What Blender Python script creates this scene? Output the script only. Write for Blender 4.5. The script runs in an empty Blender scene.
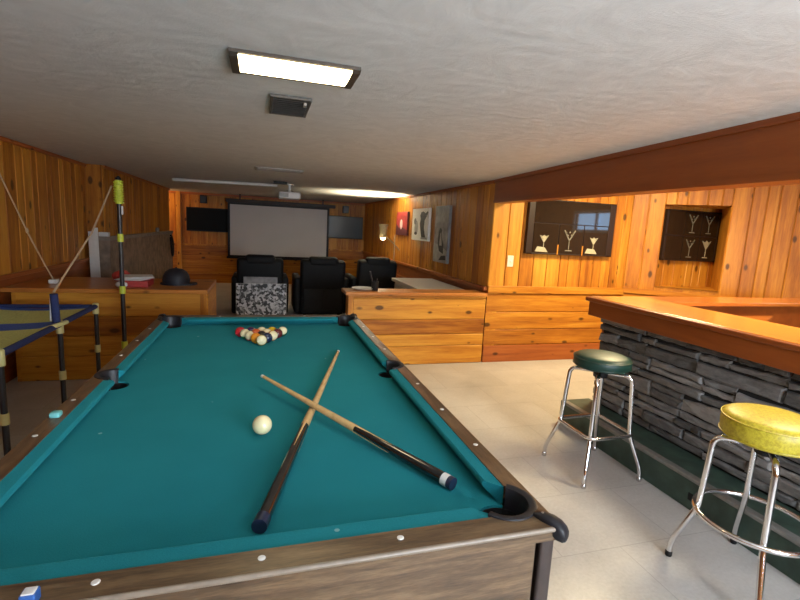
import bpy, bmesh, math, random
from mathutils import Vector, Matrix
random.seed(7)
SC = bpy.context.scene
COL = SC.collection
PI = math.pi
CEIL = 1.956

# ------------------------------------------------------------------ camera
FPX, CX, CY, CAMH = 461.0, 400.0, 300.0, 1.4
Yd = Vector((264 - CX, 222 - CY, FPX)).normalized()
Xd = Vector((1960 - CX, 311 - CY, FPX)); Xd = (Xd - Yd * Xd.dot(Yd)).normalized()
Zd = Xd.cross(Yd)
cam = bpy.data.cameras.new('camera'); cam.sensor_fit = 'HORIZONTAL'; cam.sensor_width = 36
cam.lens = FPX / 800 * 36; cam.clip_start = .02; cam.clip_end = 100
co = bpy.data.objects.new('camera', cam); COL.objects.link(co)
R = Matrix((Xd, Yd, Zd))
ax, ay, az = R.col[0], -R.col[1], -R.col[2]
co.matrix_world = Matrix(((ax.x, ay.x, az.x, 0), (ax.y, ay.y, az.y, 0), (ax.z, ay.z, az.z, CAMH), (0, 0, 0, 1)))
SC.camera = co

# ------------------------------------------------------------------ materials
def nodes(name):
    m = bpy.data.materials.new(name); m.use_nodes = True
    nt = m.node_tree; b = nt.nodes['Principled BSDF']
    return m, nt, b
def N(nt, t, **kw):
    n = nt.nodes.new(t)
    for k, v in kw.items(): setattr(n, k, v)
    return n
def ramp(nt, stops, interp='LINEAR'):
    r = N(nt, 'ShaderNodeValToRGB'); e = r.color_ramp.elements; r.color_ramp.interpolation = interp
    while len(e) > 1: e.remove(e[-1])
    e[0].position = stops[0][0]; e[0].color = (*stops[0][1], 1)
    for p, c in stops[1:]:
        x = e.new(p); x.color = (*c, 1)
    return r
def math_n(nt, op, a, b=None):
    n = N(nt, 'ShaderNodeMath', operation=op)
    for i, v in enumerate((a, b)):
        if v is None: continue
        if isinstance(v, (int, float)): n.inputs[i].default_value = v
        else: nt.links.new(v, n.inputs[i])
    return n.outputs[0]
def mixc(nt, fac, a, b, blend='MIX'):
    n = N(nt, 'ShaderNodeMix', data_type='RGBA', blend_type=blend)
    for i, v in ((0, fac), (6, a), (7, b)):
        if isinstance(v, (int, float)): n.inputs[i].default_value = v
        elif isinstance(v, tuple): n.inputs[i].default_value = (*v, 1)
        else: nt.links.new(v, n.inputs[i])
    return n.outputs[2]
def bump(nt, b, h, strength=.3, dist=.01):
    n = N(nt, 'ShaderNodeBump'); n.inputs['Strength'].default_value = strength; n.inputs['Distance'].default_value = dist
    nt.links.new(h, n.inputs['Height']); nt.links.new(n.outputs[0], b.inputs['Normal'])
def coords(nt, scale=(1, 1, 1), loc=(0, 0, 0), kind='Object'):
    t = N(nt, 'ShaderNodeTexCoord'); mp = N(nt, 'ShaderNodeMapping')
    mp.inputs['Scale'].default_value = scale; mp.inputs['Location'].default_value = loc
    nt.links.new(t.outputs[kind], mp.inputs[0]); return mp.outputs[0]
def noise(nt, vec, scale, detail=4, rough=.55, dist=0):
    n = N(nt, 'ShaderNodeTexNoise'); n.inputs['Scale'].default_value = scale; n.inputs['Detail'].default_value = detail
    n.inputs['Roughness'].default_value = rough; n.inputs['Distortion'].default_value = dist
    if vec is not None: nt.links.new(vec, n.inputs['Vector'])
    return n.outputs['Fac']
def plain(name, col, rough=.5, metal=0, nz=.12, nscale=40, bmp=0, spec=.5, coat=0):
    m, nt, b = nodes(name)
    v = coords(nt)
    f = noise(nt, v, nscale, 3)
    r = ramp(nt, [(.3, tuple(c * (1 - nz) for c in col)), (.7, tuple(min(1, c * (1 + nz)) for c in col))])
    nt.links.new(f, r.inputs[0]); nt.links.new(r.outputs[0], b.inputs['Base Color'])
    b.inputs['Roughness'].default_value = rough; b.inputs['Metallic'].default_value = metal
    b.inputs['Specular IOR Level'].default_value = spec; b.inputs['Coat Weight'].default_value = coat
    if bmp: bump(nt, b, f, bmp, .002)
    return m
def emit(name, col, s):
    m, nt, b = nodes(name)
    b.inputs['Base Color'].default_value = (*col, 1); b.inputs['Emission Color'].default_value = (*col, 1)
    b.inputs['Emission Strength'].default_value = s
    return m
def wood(name, stretch, dark, mid, light, rough=.46, knots=True, vary=.75, coat=.04, gscale=1.0):
    """stretch: (x,y,z) noise scale, small along the grain."""
    m, nt, b = nodes(name)
    g = N(nt, 'ShaderNodeNewGeometry'); rnd = g.outputs['Random Per Island']
    t = N(nt, 'ShaderNodeTexCoord')
    off = N(nt, 'ShaderNodeVectorMath', operation='ADD')
    cb = N(nt, 'ShaderNodeCombineXYZ')
    for i, k in enumerate((37.0, 53.0, 71.0)): nt.links.new(math_n(nt, 'MULTIPLY', rnd, k), cb.inputs[i])
    nt.links.new(t.outputs['Object'], off.inputs[0]); nt.links.new(cb.outputs[0], off.inputs[1])
    mp = N(nt, 'ShaderNodeMapping'); mp.inputs['Scale'].default_value = tuple(s * gscale for s in stretch)
    nt.links.new(off.outputs[0], mp.inputs[0])
    f1 = noise(nt, mp.outputs[0], 1.2, 5, .55, .6)
    mp2 = N(nt, 'ShaderNodeMapping'); mp2.inputs['Scale'].default_value = tuple(s * 3.2 * gscale for s in stretch)
    nt.links.new(off.outputs[0], mp2.inputs[0])
    f2 = noise(nt, mp2.outputs[0], 2.5, 4, .6, .3)
    f = math_n(nt, 'ADD', math_n(nt, 'MULTIPLY', f1, .7), math_n(nt, 'MULTIPLY', f2, .3))
    f = math_n(nt, 'ADD', f, math_n(nt, 'MULTIPLY', math_n(nt, 'SUBTRACT', rnd, .5), vary * .34))
    r = ramp(nt, [(.3, dark), (.5, mid), (.7, light)]); nt.links.new(f, r.inputs[0])
    c = r.outputs[0]
    if knots:
        kx = tuple(5.0 + (4.5 if s > 3 else 0) for s in stretch)
        mk = N(nt, 'ShaderNodeMapping'); mk.inputs['Scale'].default_value = kx
        nt.links.new(off.outputs[0], mk.inputs[0])
        vo = N(nt, 'ShaderNodeTexVoronoi'); vo.inputs['Scale'].default_value = 1; nt.links.new(mk.outputs[0], vo.inputs['Vector'])
        sep = N(nt, 'ShaderNodeSeparateColor'); nt.links.new(vo.outputs['Color'], sep.inputs[0])
        sz = math_n(nt, 'MULTIPLY', math_n(nt, 'POWER', sep.outputs[0], 2.0), .235)
        d = math_n(nt, 'SUBTRACT', sz, vo.outputs['Distance'])
        mr = N(nt, 'ShaderNodeMapRange'); mr.inputs[1].default_value = -.05; mr.inputs[2].default_value = .05
        nt.links.new(d, mr.inputs[0])
        c = mixc(nt, math_n(nt, 'MULTIPLY', mr.outputs[0], .85), c, tuple(x * .10 for x in mid))
    nt.links.new(c, b.inputs['Base Color'])
    b.inputs['Roughness'].default_value = rough; b.inputs['Coat Weight'].default_value = coat; b.inputs['Coat Roughness'].default_value = .25; b.inputs['Specular IOR Level'].default_value = .3 if knots else .5
    bump(nt, b, f2, .12, .002)
    return m

V = (11, 11, .9); Hh = (.9, .9, 13)
PINE = ((.245, .072, .007), (.445, .166, .015), (.61, .285, .034))
M = {}
M['pine_v'] = wood('knotty_pine_vertical', V, *PINE)
M['pine_h'] = wood('knotty_pine_horizontal', Hh, *PINE)
M['pine_red'] = wood('reddish_pine_board', Hh, (.22, .055, .012), (.33, .09, .018), (.42, .13, .028))
M['pine_x'] = wood('pine_top_board', (.9, 12, 12), (.30, .10, .02), (.46, .17, .033), (.56, .23, .05), rough=.3)
M['beam'] = wood('stained_beam', (9, .7, 9), (.20, .044, .007), (.25, .060, .009), (.30, .078, .013), rough=.42, knots=False, vary=.1)
M['bar_wood'] = wood('varnished_bar_top', (9, .8, 9), (.42, .15, .022), (.58, .24, .035), (.68, .31, .05), rough=.22, knots=False, vary=.2, coat=.6)
M['bar_wood_x'] = wood('varnished_bar_return', (.8, 9, 9), (.34, .085, .016), (.44, .13, .022), (.52, .18, .032), rough=.18, knots=False, vary=.2, coat=.7)
M['fascia'] = wood('bar_fascia', (9, .7, 9), (.17, .036, .007), (.22, .05, .009), (.27, .068, .012), rough=.35, knots=False, vary=.1)
M['laminate'] = wood('walnut_laminate', (5, 42, 42), (.024, .012, .005), (.100, .058, .027), (.19, .12, .06), rough=.36, knots=False, vary=.2, coat=.3)
M['laminate_y'] = wood('walnut_laminate_long', (42, 5, 42), (.03, .014, .006), (.115, .062, .027), (.22, .13, .062), rough=.36, knots=False, vary=.2, coat=.3)
M['laminate_trim'] = plain('worn_rail_highlight', (.23, .185, .14), .35)
M['cue_wood'] = wood('maple_cue', (20, 20, 20), (.55, .33, .13), (.68, .44, .19), (.76, .53, .26), rough=.25, knots=False, vary=.1, coat=.5)

def felt_mat():
    m, nt, b = nodes('teal_felt'); v = coords(nt)
    f = noise(nt, v, 420, 2); g = noise(nt, v, 3, 3)
    r = ramp(nt, [(.3, (.008, .16, .20)), (.7, (.014, .22, .265))])
    nt.links.new(math_n(nt, 'ADD', math_n(nt, 'MULTIPLY', f, .5), math_n(nt, 'MULTIPLY', g, .5)), r.inputs[0])
    vo = N(nt, 'ShaderNodeTexVoronoi'); vo.inputs['Scale'].default_value = 15; nt.links.new(v, vo.inputs['Vector'])
    sep = N(nt, 'ShaderNodeSeparateColor'); nt.links.new(vo.outputs['Color'], sep.inputs[0])
    sz = math_n(nt, 'MULTIPLY', math_n(nt, 'POWER', sep.outputs[1], 7), .085)
    mk = math_n(nt, 'LESS_THAN', vo.outputs['Distance'], sz)
    c = mixc(nt, math_n(nt, 'MULTIPLY', mk, .45), r.outputs[0], (.45, .62, .62))
    nt.links.new(c, b.inputs['Base Color']); b.inputs['Roughness'].default_value = .95
    b.inputs['Specular IOR Level'].default_value = .15
    b.inputs['Sheen Weight'].default_value = .12; b.inputs['Sheen Tint'].default_value = (.1, .7, .75, 1)
    bump(nt, b, f, .25, .0015); return m
M['felt'] = felt_mat()

def ceiling_mat():
    m, nt, b = nodes('swirled_plaster'); v = coords(nt)
    f = noise(nt, v, 4.5, 5, .6, 2.2)
    w = N(nt, 'ShaderNodeTexWave', wave_type='RINGS'); w.inputs['Scale'].default_value = 5; w.inputs['Distortion'].default_value = 9
    w.inputs['Detail'].default_value = 3; w.inputs['Detail Scale'].default_value = .6; nt.links.new(v, w.inputs['Vector'])
    h = math_n(nt, 'ADD', f, math_n(nt, 'MULTIPLY', w.outputs['Fac'], .18))
    h = math_n(nt, 'ADD', h, math_n(nt, 'MULTIPLY', noise(nt, v, 130, 3, .7), .3))
    r = ramp(nt, [(.35, (.585, .59, .58)), (.75, (.68, .685, .675))]); nt.links.new(f, r.inputs[0])
    nt.links.new(r.outputs[0], b.inputs['Base Color']); b.inputs['Roughness'].default_value = .9
    b.inputs['Specular IOR Level'].default_value = .1
    bump(nt, b, h, .22, .016); return m
M['ceiling'] = ceiling_mat()

def floor_mat():
    m, nt, b = nodes('vinyl_floor_tiles'); v = coords(nt, loc=(-.042, -.265, 0))
    br = N(nt, 'ShaderNodeTexBrick'); nt.links.new(v, br.inputs['Vector'])
    br.inputs['Scale'].default_value = 1; br.inputs['Brick Width'].default_value = .62; br.inputs['Row Height'].default_value = .43
    br.inputs['Mortar Size'].default_value = .0025; br.inputs['Mortar Smooth'].default_value = .3
    br.inputs['Color1'].default_value = (.52, .51, .495, 1); br.inputs['Color2'].default_value = (.475, .467, .452, 1); br.inputs['Mortar'].default_value = (.385, .375, .36, 1)
    v2 = coords(nt)
    f = noise(nt, v2, 2.3, 5, .6, .4); f3 = noise(nt, v2, 60, 4, .7)
    ff = math_n(nt, 'ADD', math_n(nt, 'MULTIPLY', f, .6), math_n(nt, 'MULTIPLY', f3, .4))
    r = ramp(nt, [(.35, (.80, .78, .76)), (.65, (1.08, 1.07, 1.05))]); nt.links.new(ff, r.inputs[0])
    c = mixc(nt, 1.0, br.outputs['Color'], r.outputs[0], 'MULTIPLY')
    nt.links.new(c, b.inputs['Base Color']); b.inputs['Roughness'].default_value = .42
    b.inputs['Specular IOR Level'].default_value = .35
    bump(nt, b, math_n(nt, 'SUBTRACT', math_n(nt, 'MULTIPLY', f3, .1), br.outputs['Fac']), .12, .002); return m
M['floor'] = floor_mat()

def stone_mat():
    m, nt, b = nodes('dark_ledge_stone')
    g = N(nt, 'ShaderNodeNewGeometry'); v = coords(nt, (1, 1, 2.4))
    f = noise(nt, v, 14, 6, .65, .3); f2 = noise(nt, v, 70, 3, .6)
    k = math_n(nt, 'ADD', math_n(nt, 'MULTIPLY', f, .6), math_n(nt, 'MULTIPLY', g.outputs['Random Per Island'], .4))
    r = ramp(nt, [(.25, (.045, .043, .043)), (.5, (.125, .120, .118)), (.75, (.26, .245, .235))]); nt.links.new(k, r.inputs[0])
    nt.links.new(r.outputs[0], b.inputs['Base Color']); b.inputs['Roughness'].default_value = .62
    bump(nt, b, math_n(nt, 'ADD', f, math_n(nt, 'MULTIPLY', f2, .35)), .7, .012); return m
M['stone'] = stone_mat()
M['mortar'] = plain('dark_mortar', (.012, .012, .012), .9)
def crowd_mat():
    m, nt, b = nodes('crowd_photo_print'); v = coords(nt)
    vo = N(nt, 'ShaderNodeTexVoronoi'); vo.inputs['Scale'].default_value = 34; nt.links.new(v, vo.inputs['Vector'])
    sep = N(nt, 'ShaderNodeSeparateColor'); nt.links.new(vo.outputs['Color'], sep.inputs[0])
    k = math_n(nt, 'ADD', math_n(nt, 'MULTIPLY', sep.outputs[0], .65), math_n(nt, 'MULTIPLY', noise(nt, v, 60, 4, .7), .5))
    r = ramp(nt, [(.42, (.012, .012, .013)), (.56, (.10, .10, .105)), (.68, (.5, .5, .52)), (.9, (.62, .62, .64))]); nt.links.new(k, r.inputs[0])
    nt.links.new(r.outputs[0], b.inputs['Base Color']); b.inputs['Roughness'].default_value = .5; return m
M['crowd'] = crowd_mat()
M['grey_print'] = plain('grey_photo_print', (.27, .26, .26), .5, nz=.6, nscale=6)
M['print_white'] = plain('print_white', (.85, .84, .80), .5, nz=.03)
M['print_grey'] = plain('print_grey', (.34, .33, .31), .5, nz=.2, nscale=12)
M['print_mid'] = plain('print_mid_grey', (.14, .135, .13), .5, nz=.35, nscale=10)
M['print_black'] = plain('print_black', (.012, .012, .013), .5)
M['print_red'] = plain('print_red', (.34, .035, .03), .45, nz=.35, nscale=9)
M['print_dark'] = plain('print_dark_red', (.09, .018, .02), .45, nz=.4, nscale=9)
M['black'] = plain('black_plastic', (.009, .009, .010), .5, spec=.25)
M['pocket'] = plain('black_pocket_rubber', (.012, .012, .016), .45, nz=.05, spec=.4)
M['pocket_in'] = plain('black_pocket_liner', (.004, .004, .005), .8)  # near-black lining of the pocket cups
M['post'] = plain('dark_brown_metal', (.05, .036, .032), .35, .3)
M['leather'] = plain('black_leather', (.005, .005, .0055), .6, spec=.25, nz=.2, nscale=60, bmp=.2)
M['leather2'] = plain('black_leather_back_panel', (.008, .008, .009), .6, spec=.25, nz=.2, nscale=60, bmp=.2)
M['chrome'] = plain('chrome', (.78, .78, .80), .12, 1, nz=.02)
M['chrome_worn'] = plain('worn_chrome', (.62, .61, .62), .22, 1, nz=.1)
M['green_vinyl'] = plain('dark_green_vinyl', (.005, .036, .027), .45, nz=.06, coat=.0)
def yellow_mat():
    m, nt, b = nodes('yellow_vinyl'); v = coords(nt)
    f = noise(nt, v, 75, 4, .7)
    r = ramp(nt, [(.32, (.34, .26, .016)), (.6, (.54, .45, .035))]); nt.links.new(f, r.inputs[0])
    nt.links.new(r.outputs[0], b.inputs['Base Color']); b.inputs['Roughness'].default_value = .42
    bump(nt, b, f, .35, .003); return m
M['yellow_vinyl'] = yellow_mat()
M['green_step'] = plain('dark_green_painted_step', (.036, .066, .050), .5, nz=.35, nscale=12)
M['nosing'] = plain('grey_step_nosing', (.20, .195, .185), .5)
M['white'] = plain('white_paint', (.72, .71, .68), .45, nz=.03)
M['offwhite'] = plain('ivory_plastic', (.72, .66, .5), .4, nz=.03)
M['paper'] = plain('white_paper', (.68, .68, .68), .7, nz=.05)
M['red'] = plain('red_card', (.42, .035, .03), .5)
M['screen'] = plain('projection_fabric', (.56, .55, .545), .85, nz=.02, nscale=3)
M['tv'] = plain('tv_glass', (.003, .0035, .004), .5, spec=.12, nz=.02)
M['tv2'] = plain('tv_glass_matte', (.02, .03, .036), .22, nz=.1)
M['navy'] = plain('navy_helmet', (.008, .009, .016), .6)
M['brick'] = plain('grey_brown_stone', (.24, .17, .12), .85, nz=.35, nscale=9, bmp=.5)
M['brick_cap'] = plain('grey_stone_cap', (.24, .20, .165), .8, nz=.2, nscale=12)
M['tube'] = plain('black_tube', (.013, .013, .016), .35)
M['navy_sleeve'] = plain('navy_fabric', (.015, .028, .11), .8, nz=.15, nscale=90)
M['blue_net'] = plain('blue_net', (.05, .13, .50), .8, nz=.2, nscale=120)
M['green_net'] = plain('olive_green_net', (.60, .68, .24), .8, nz=.2, nscale=120)
M['lime'] = plain('lime_yellow_plastic', (.52, .60, .05), .4, nz=.05)
M['pale_joint'] = plain('pale_yellow_plastic', (.62, .58, .25), .4, nz=.05)
M['cord'] = plain('tan_cord', (.46, .33, .20), .8)
M['vent'] = plain('dark_vent_metal', (.085, .075, .065), .45, .2)
M['vent_dark'] = plain('vent_inside', (.012, .011, .010), .9)
M['vent_pale'] = plain('pale_register', (.34, .32, .29), .5)
M['bronze'] = plain('brown_fixture_metal', (.09, .07, .055), .4, .4)
M['diffuser'] = emit('lit_fluorescent_diffuser', (1.0, .80, .46), 9.5)
M['lampglow'] = emit('lit_lamp_opening', (1.0, .82, .5), 26)
M['lamp_shade'] = plain('tan_metal_shade', (.44, .33, .17), .45, .2)
M['lamp_metal'] = plain('brushed_lamp_metal', (.42, .37, .30), .35, .5)
M['mirror'] = plain('dark_mirror_glass', (.016, .010, .007), .04, nz=.1, spec=.45)
M['case_dark'] = plain('dark_case_wood', (.022, .011, .007), .45, spec=.3)
M['etch'] = plain('etched_cream_lines', (.36, .33, .23), .5)
M['etch_dim'] = plain('etched_grey_lines', (.15, .14, .11), .5)
M['daylight'] = emit('daylit_blue_curtain', (.40, .66, 1.0), 6)
M['chalk_blue'] = plain('blue_chalk_paper', (.02, .09, .32), .6)
M['chalk_teal'] = plain('teal_chalk', (.16, .50, .50), .8)
M['ball_cream'] = plain('cream_ball', (.80, .72, .42), .10, nz=.02, coat=.5)
M['bumper'] = plain('dark_blue_bumper', (.012, .02, .05), .35)
M['cue_black'] = plain('gloss_black_cue', (.006, .006, .007), .12, nz=.05, coat=.6)
M['dark_groove'] = plain('dark_wood_gap', (.05, .02, .006), .8)

# ------------------------------------------------------------------ geometry helpers
class MB:
    def __init__(s): s.bm = bmesh.new(); s.mi = 0
    def _set(s, faces):
        for f in faces: f.material_index = s.mi
    def box(s, lo, hi, bev=0, seg=2, rot=None, piv=None):
        r = bmesh.ops.create_cube(s.bm, size=1); vs = r['verts']
        lo = Vector(lo); hi = Vector(hi); c = (lo + hi) / 2; d = hi - lo
        for v in vs: v.co = Vector((v.co.x * d.x, v.co.y * d.y, v.co.z * d.z)) + c
        fs = set(f for v in vs for f in v.link_faces)
        if bev > 0:
            es = list(set(e for v in vs for e in v.link_edges))
            o = bmesh.ops.bevel(s.bm, geom=es, offset=bev, segments=seg, profile=.5, affect='EDGES')
            vs = list(set(vs_ for vs_ in o['verts'] if vs_.is_valid) | set(v for v in vs if v.is_valid))
            fs = set(f for v in vs for f in v.link_faces)
        if rot is not None:
            p = Vector(piv) if piv is not None else c
            for v in vs: v.co = rot @ (v.co - p) + p
        s._set(fs); return vs
    def prism(s, poly, z0, z1, fn=lambda p, z: (p[0], p[1], z)):
        a = [s.bm.verts.new(fn(p, z0)) for p in poly]; b = [s.bm.verts.new(fn(p, z1)) for p in poly]
        n = len(poly); fs = [s.bm.faces.new(a[::-1]), s.bm.faces.new(b)]
        for i in range(n): fs.append(s.bm.faces.new((a[i], a[(i + 1) % n], b[(i + 1) % n], b[i])))
        s._set(fs); return a + b
    def loft(s, rings, cap=True, closed=False):
        rr = [[s.bm.verts.new(p) for p in r] for r in rings]; n = len(rr[0]); fs = []
        rng = range(len(rr)) if closed else range(len(rr) - 1)
        for k in rng:
            A = rr[k]; B = rr[(k + 1) % len(rr)]
            for i in range(n): fs.append(s.bm.faces.new((A[i], A[(i + 1) % n], B[(i + 1) % n], B[i])))
        if cap and not closed: fs += [s.bm.faces.new(rr[0][::-1]), s.bm.faces.new(rr[-1])]
        s._set(fs)
    def lathe(s, prof, c=(0, 0, 0), n=32, axis=None):
        c = Vector(c)
        rings = [[c + Vector((r * math.cos(2 * PI * i / n), r * math.sin(2 * PI * i / n), z)) for i in range(n)] for r, z in prof]
        if axis is not None:
            q = Vector((0, 0, 1)).rotation_difference(Vector(axis).normalized())
            rings = [[q @ (p - c) + c for p in r] for r in rings]
        s.loft(rings)
    def tube(s, pts, r, n=10, closed=False):
        pts = [Vector(p) for p in pts]; L = len(pts); rs = r if isinstance(r, (list, tuple)) else [r] * L
        def tan(i):
            if closed: return (pts[(i + 1) % L] - pts[i - 1]).normalized()
            return (pts[min(i + 1, L - 1)] - pts[max(i - 1, 0)]).normalized()
        t = tan(0); u = t.orthogonal().normalized(); rings = []
        for i in range(L):
            t2 = tan(i); q = t.rotation_difference(t2); u = (q @ u); u = (u - t2 * u.dot(t2)).normalized(); t = t2
            w = t.cross(u)
            rings.append([pts[i] + (u * math.cos(2 * PI * k / n) + w * math.sin(2 * PI * k / n)) * rs[i] for k in range(n)])
        s.loft(rings, cap=not closed, closed=closed)
    def sphere(s, c, r, seg=24, ring=14, sc=(1, 1, 1)):
        o = bmesh.ops.create_uvsphere(s.bm, u_segments=seg, v_segments=ring, radius=r)
        for v in o['verts']: v.co = Vector((v.co.x * sc[0], v.co.y * sc[1], v.co.z * sc[2])) + Vector(c)
        s._set(set(f for v in o['verts'] for f in v.link_faces)); return o['verts']
    def build(s, name, mats, parent=None, smooth=False, keep=False):
        bmesh.ops.recalc_face_normals(s.bm, faces=s.bm.faces)
        me = bpy.data.meshes.new(name)
        o = bpy.data.objects.new(name, me)
        vs = s.bm.verts
        if parent is not None:
            wl = world_loc(parent)
            for v in vs: v.co -= wl
            o.parent = parent
        elif not keep:
            xs = [v.co.x for v in vs]; ys = [v.co.y for v in vs]; zs = [v.co.z for v in vs]
            p = Vector(((min(xs) + max(xs)) / 2, (min(ys) + max(ys)) / 2, min(zs)))
            for v in vs: v.co -= p
            o.location = p
        s.bm.to_mesh(me); s.bm.free()
        if not isinstance(mats, (list, tuple)): mats = [mats]
        for m in mats: me.materials.append(M[m] if isinstance(m, str) else m)
        if smooth:
            for p in me.polygons: p.use_smooth = True
            try: me.set_sharp_from_angle(angle=math.radians(42))
            except Exception: pass
        COL.objects.link(o); return o
def world_loc(o):
    v = Vector((0, 0, 0))
    while o is not None: v = v + o.location; o = o.parent
    return v
def tag(o, label, cat, group=None):
    o['label'] = label; o['category'] = cat
    if group: o['group'] = group
    return o
def thing(name, loc, label, cat, group=None):
    o = bpy.data.objects.new(name, None); o.empty_display_size = .1; o.location = loc; COL.objects.link(o)
    return tag(o, label, cat, group)
def struct(name, mb, mat, smooth=False):
    o = mb.build(name, mat, keep=True, smooth=smooth); o['kind'] = 'structure'; return o
def smooth_path(ctrl, n=6):
    """Catmull-Rom through the control points"""
    P = [Vector(p) for p in ctrl]; out = []
    for i in range(len(P) - 1):
        p0 = P[max(i - 1, 0)]; p1 = P[i]; p2 = P[i + 1]; p3 = P[min(i + 2, len(P) - 1)]
        for k in range(n):
            t = k / n
            out.append(.5 * ((2 * p1) + (-p0 + p2) * t + (2 * p0 - 5 * p1 + 4 * p2 - p3) * t * t + (-p0 + 3 * p1 - 3 * p2 + p3) * t ** 3))
    out.append(P[-1]); return out
def bez(pts, rad, n=5):
    """polyline with rounded corners"""
    P = [Vector(p) for p in pts]; out = [P[0]]
    for i in range(1, len(P) - 1):
        a = (P[i - 1] - P[i]); b = (P[i + 1] - P[i]); r = min(rad, a.length * .48, b.length * .48)
        A = P[i] + a.normalized() * r; B = P[i] + b.normalized() * r
        for k in range(n + 1):
            t = k / n; out.append(A * (1 - t) ** 2 + P[i] * 2 * t * (1 - t) + B * t * t)
    out.append(P[-1]); return out

def planks(mb, P0, u, w, n, ulen, wlen, widths, gap=.006, th=.014):
    """boards laid side by side along u, each running along w, standing proud by th along n"""
    P0 = Vector(P0); u = Vector(u).normalized(); w = Vector(w).normalized(); n = Vector(n).normalized(); x = 0; i = 0
    while x < ulen - 1e-4:
        wd = widths[i % len(widths)] if not callable(widths) else widths()
        wd = min(wd, ulen - x)
        if ulen - x - wd < .03: wd = ulen - x
        a = x + gap / 2; b = x + wd - gap / 2; c = gap
        prof = [(a, -.004), (a, th - c), (a + c, th), (b - c, th), (b, th - c), (b, -.004)]
        A = [P0 + u * p + n * q for p, q in prof]; B = [p + w * wlen for p in A]
        mb.loft([A, B]); x += wd; i += 1
def rw(): return random.choice((.105, .13, .15, .17, .19))

# ================================================================== SETTING
XL, XJ, XR, YE = -1.985, -1.80, 2.31, 11.0
YB = -2.2          # rear wall
m = MB(); m.box((-3.2, YB - .3, -.12), (6.2, 12, 0)); struct('floor', m, 'floor')
CN = 2.26
m = MB(); m.box((-3.2, YB - .3, CEIL), (XR + .12, 12, CEIL + .1)); struct('ceiling', m, 'ceiling')
m = MB(); m.box((XR - .5, YB - .3, CN), (6.2, 5, CN + .1)); struct('ceiling_nook', m, 'ceiling')

# left wall: vertical pine over a horizontal wainscot
m = MB(); m.box((XL - .14, YB, 0), (XL - .014, 6.30, CEIL)); m.box((XL - .14, 6.30, 0), (XJ - .014, 10.2, CEIL))
planks(m, (XL - .014, YB, .86), (0, 1, 0), (0, 0, 1), (1, 0, 0), 6.30 - YB, CEIL - .86, rw)
planks(m, (XJ - .014, 6.30, .86), (0, 1, 0), (0, 0, 1), (1, 0, 0), 3.9, CEIL - .86, rw)
planks(m, (XL - .014, 6.286, 0), (1, 0, 0), (0, 0, 1), (0, -1, 0), .185, CEIL, [.185])
struct('wall_left', m, 'pine_v')
m = MB()
planks(m, (XL - .014, YB, .0), (0, 0, 1), (0, 1, 0), (1, 0, 0), .86, 6.28 - YB, [.2, .19, .23, .24])
planks(m, (XJ - .014, 6.30, .0), (0, 0, 1), (0, 1, 0), (1, 0, 0), .86, 3.9, [.2, .19, .23, .24])
struct('trim_1', m, 'pine_red')
m = MB(); m.box((XL, YB, .845), (XL + .03, 6.28, .88), .006); m.box((XJ, 6.3, .845), (XJ + .03, 10.2, .88), .006); struct('trim_2', m, 'pine_red')
m = MB(); m.box((XL, YB, CEIL - .035), (XL + .025, 6.28, CEIL - .001), .006); m.box((XJ, 6.28, CEIL - .035), (XJ + .025, 10.2, CEIL - .001), .006); struct('trim_3', m, 'pine_red')

# end wall and the little passage at its left
m = MB(); m.box((-3.0, 10.1, 0), (-2.9, YE, CEIL)); m.box((-3.0, 10.2, 0), (XL - .14, 10.3, CEIL)); struct('wall_passage', m, 'pine_v')
m = MB(); m.box((-3.0, YE, 0), (XR + .1, YE + .12, CEIL))
planks(m, (-2.9, YE, .83), (1, 0, 0), (0, 0, 1), (0, -1, 0), XR + 2.9, CEIL - .83, rw)
struct('wall_back', m, 'pine_v')
m = MB(); planks(m, (-2.9, YE, 0), (0, 0, 1), (1, 0, 0), (0, -1, 0), .83, XR + 2.9, [.2, .2, .2, .23]); struct('trim_4', m, 'pine_h')
m = MB(); m.box((-2.9, YE - .035, .81), (XR, YE - .012, .85), .006); m.box((-1.80, YE - .06, 0), (-1.71, YE - .01, CEIL - .001), .005); struct('trim_5', m, 'pine_v')
m = MB(); m.box((-2.9, YE - .045, CEIL - .05), (XR - .02, YE - .012, CEIL - .001), .008); struct('trim_6', m, 'pine_red')

# right wall of the far room
m = MB(); m.box((XR + .014, 4.452, 0), (XR + .13, YE, CEIL))
planks(m, (XR + .014, 4.452, .80), (0, 1, 0), (0, 0, 1), (-1, 0, 0), YE - 4.452, CEIL - .80, rw)
struct('wall_right', m, 'pine_v')
m = MB(); planks(m, (XR + .014, 4.452, 0), (0, 0, 1), (0, 1, 0), (-1, 0, 0), .80, YE - 4.452, [.2, .19, .2, .21]); struct('trim_7', m, 'pine_red')
m = MB(); m.box((XR - .035, 4.47, .79), (XR, YE - .03, .835), .006); struct('trim_8', m, 'pine_red')
m = MB(); m.box((XR - .025, 4.47, CEIL - .035), (XR, YE - .05, CEIL - .001), .006); struct('trim_9', m, 'pine_red')

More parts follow.
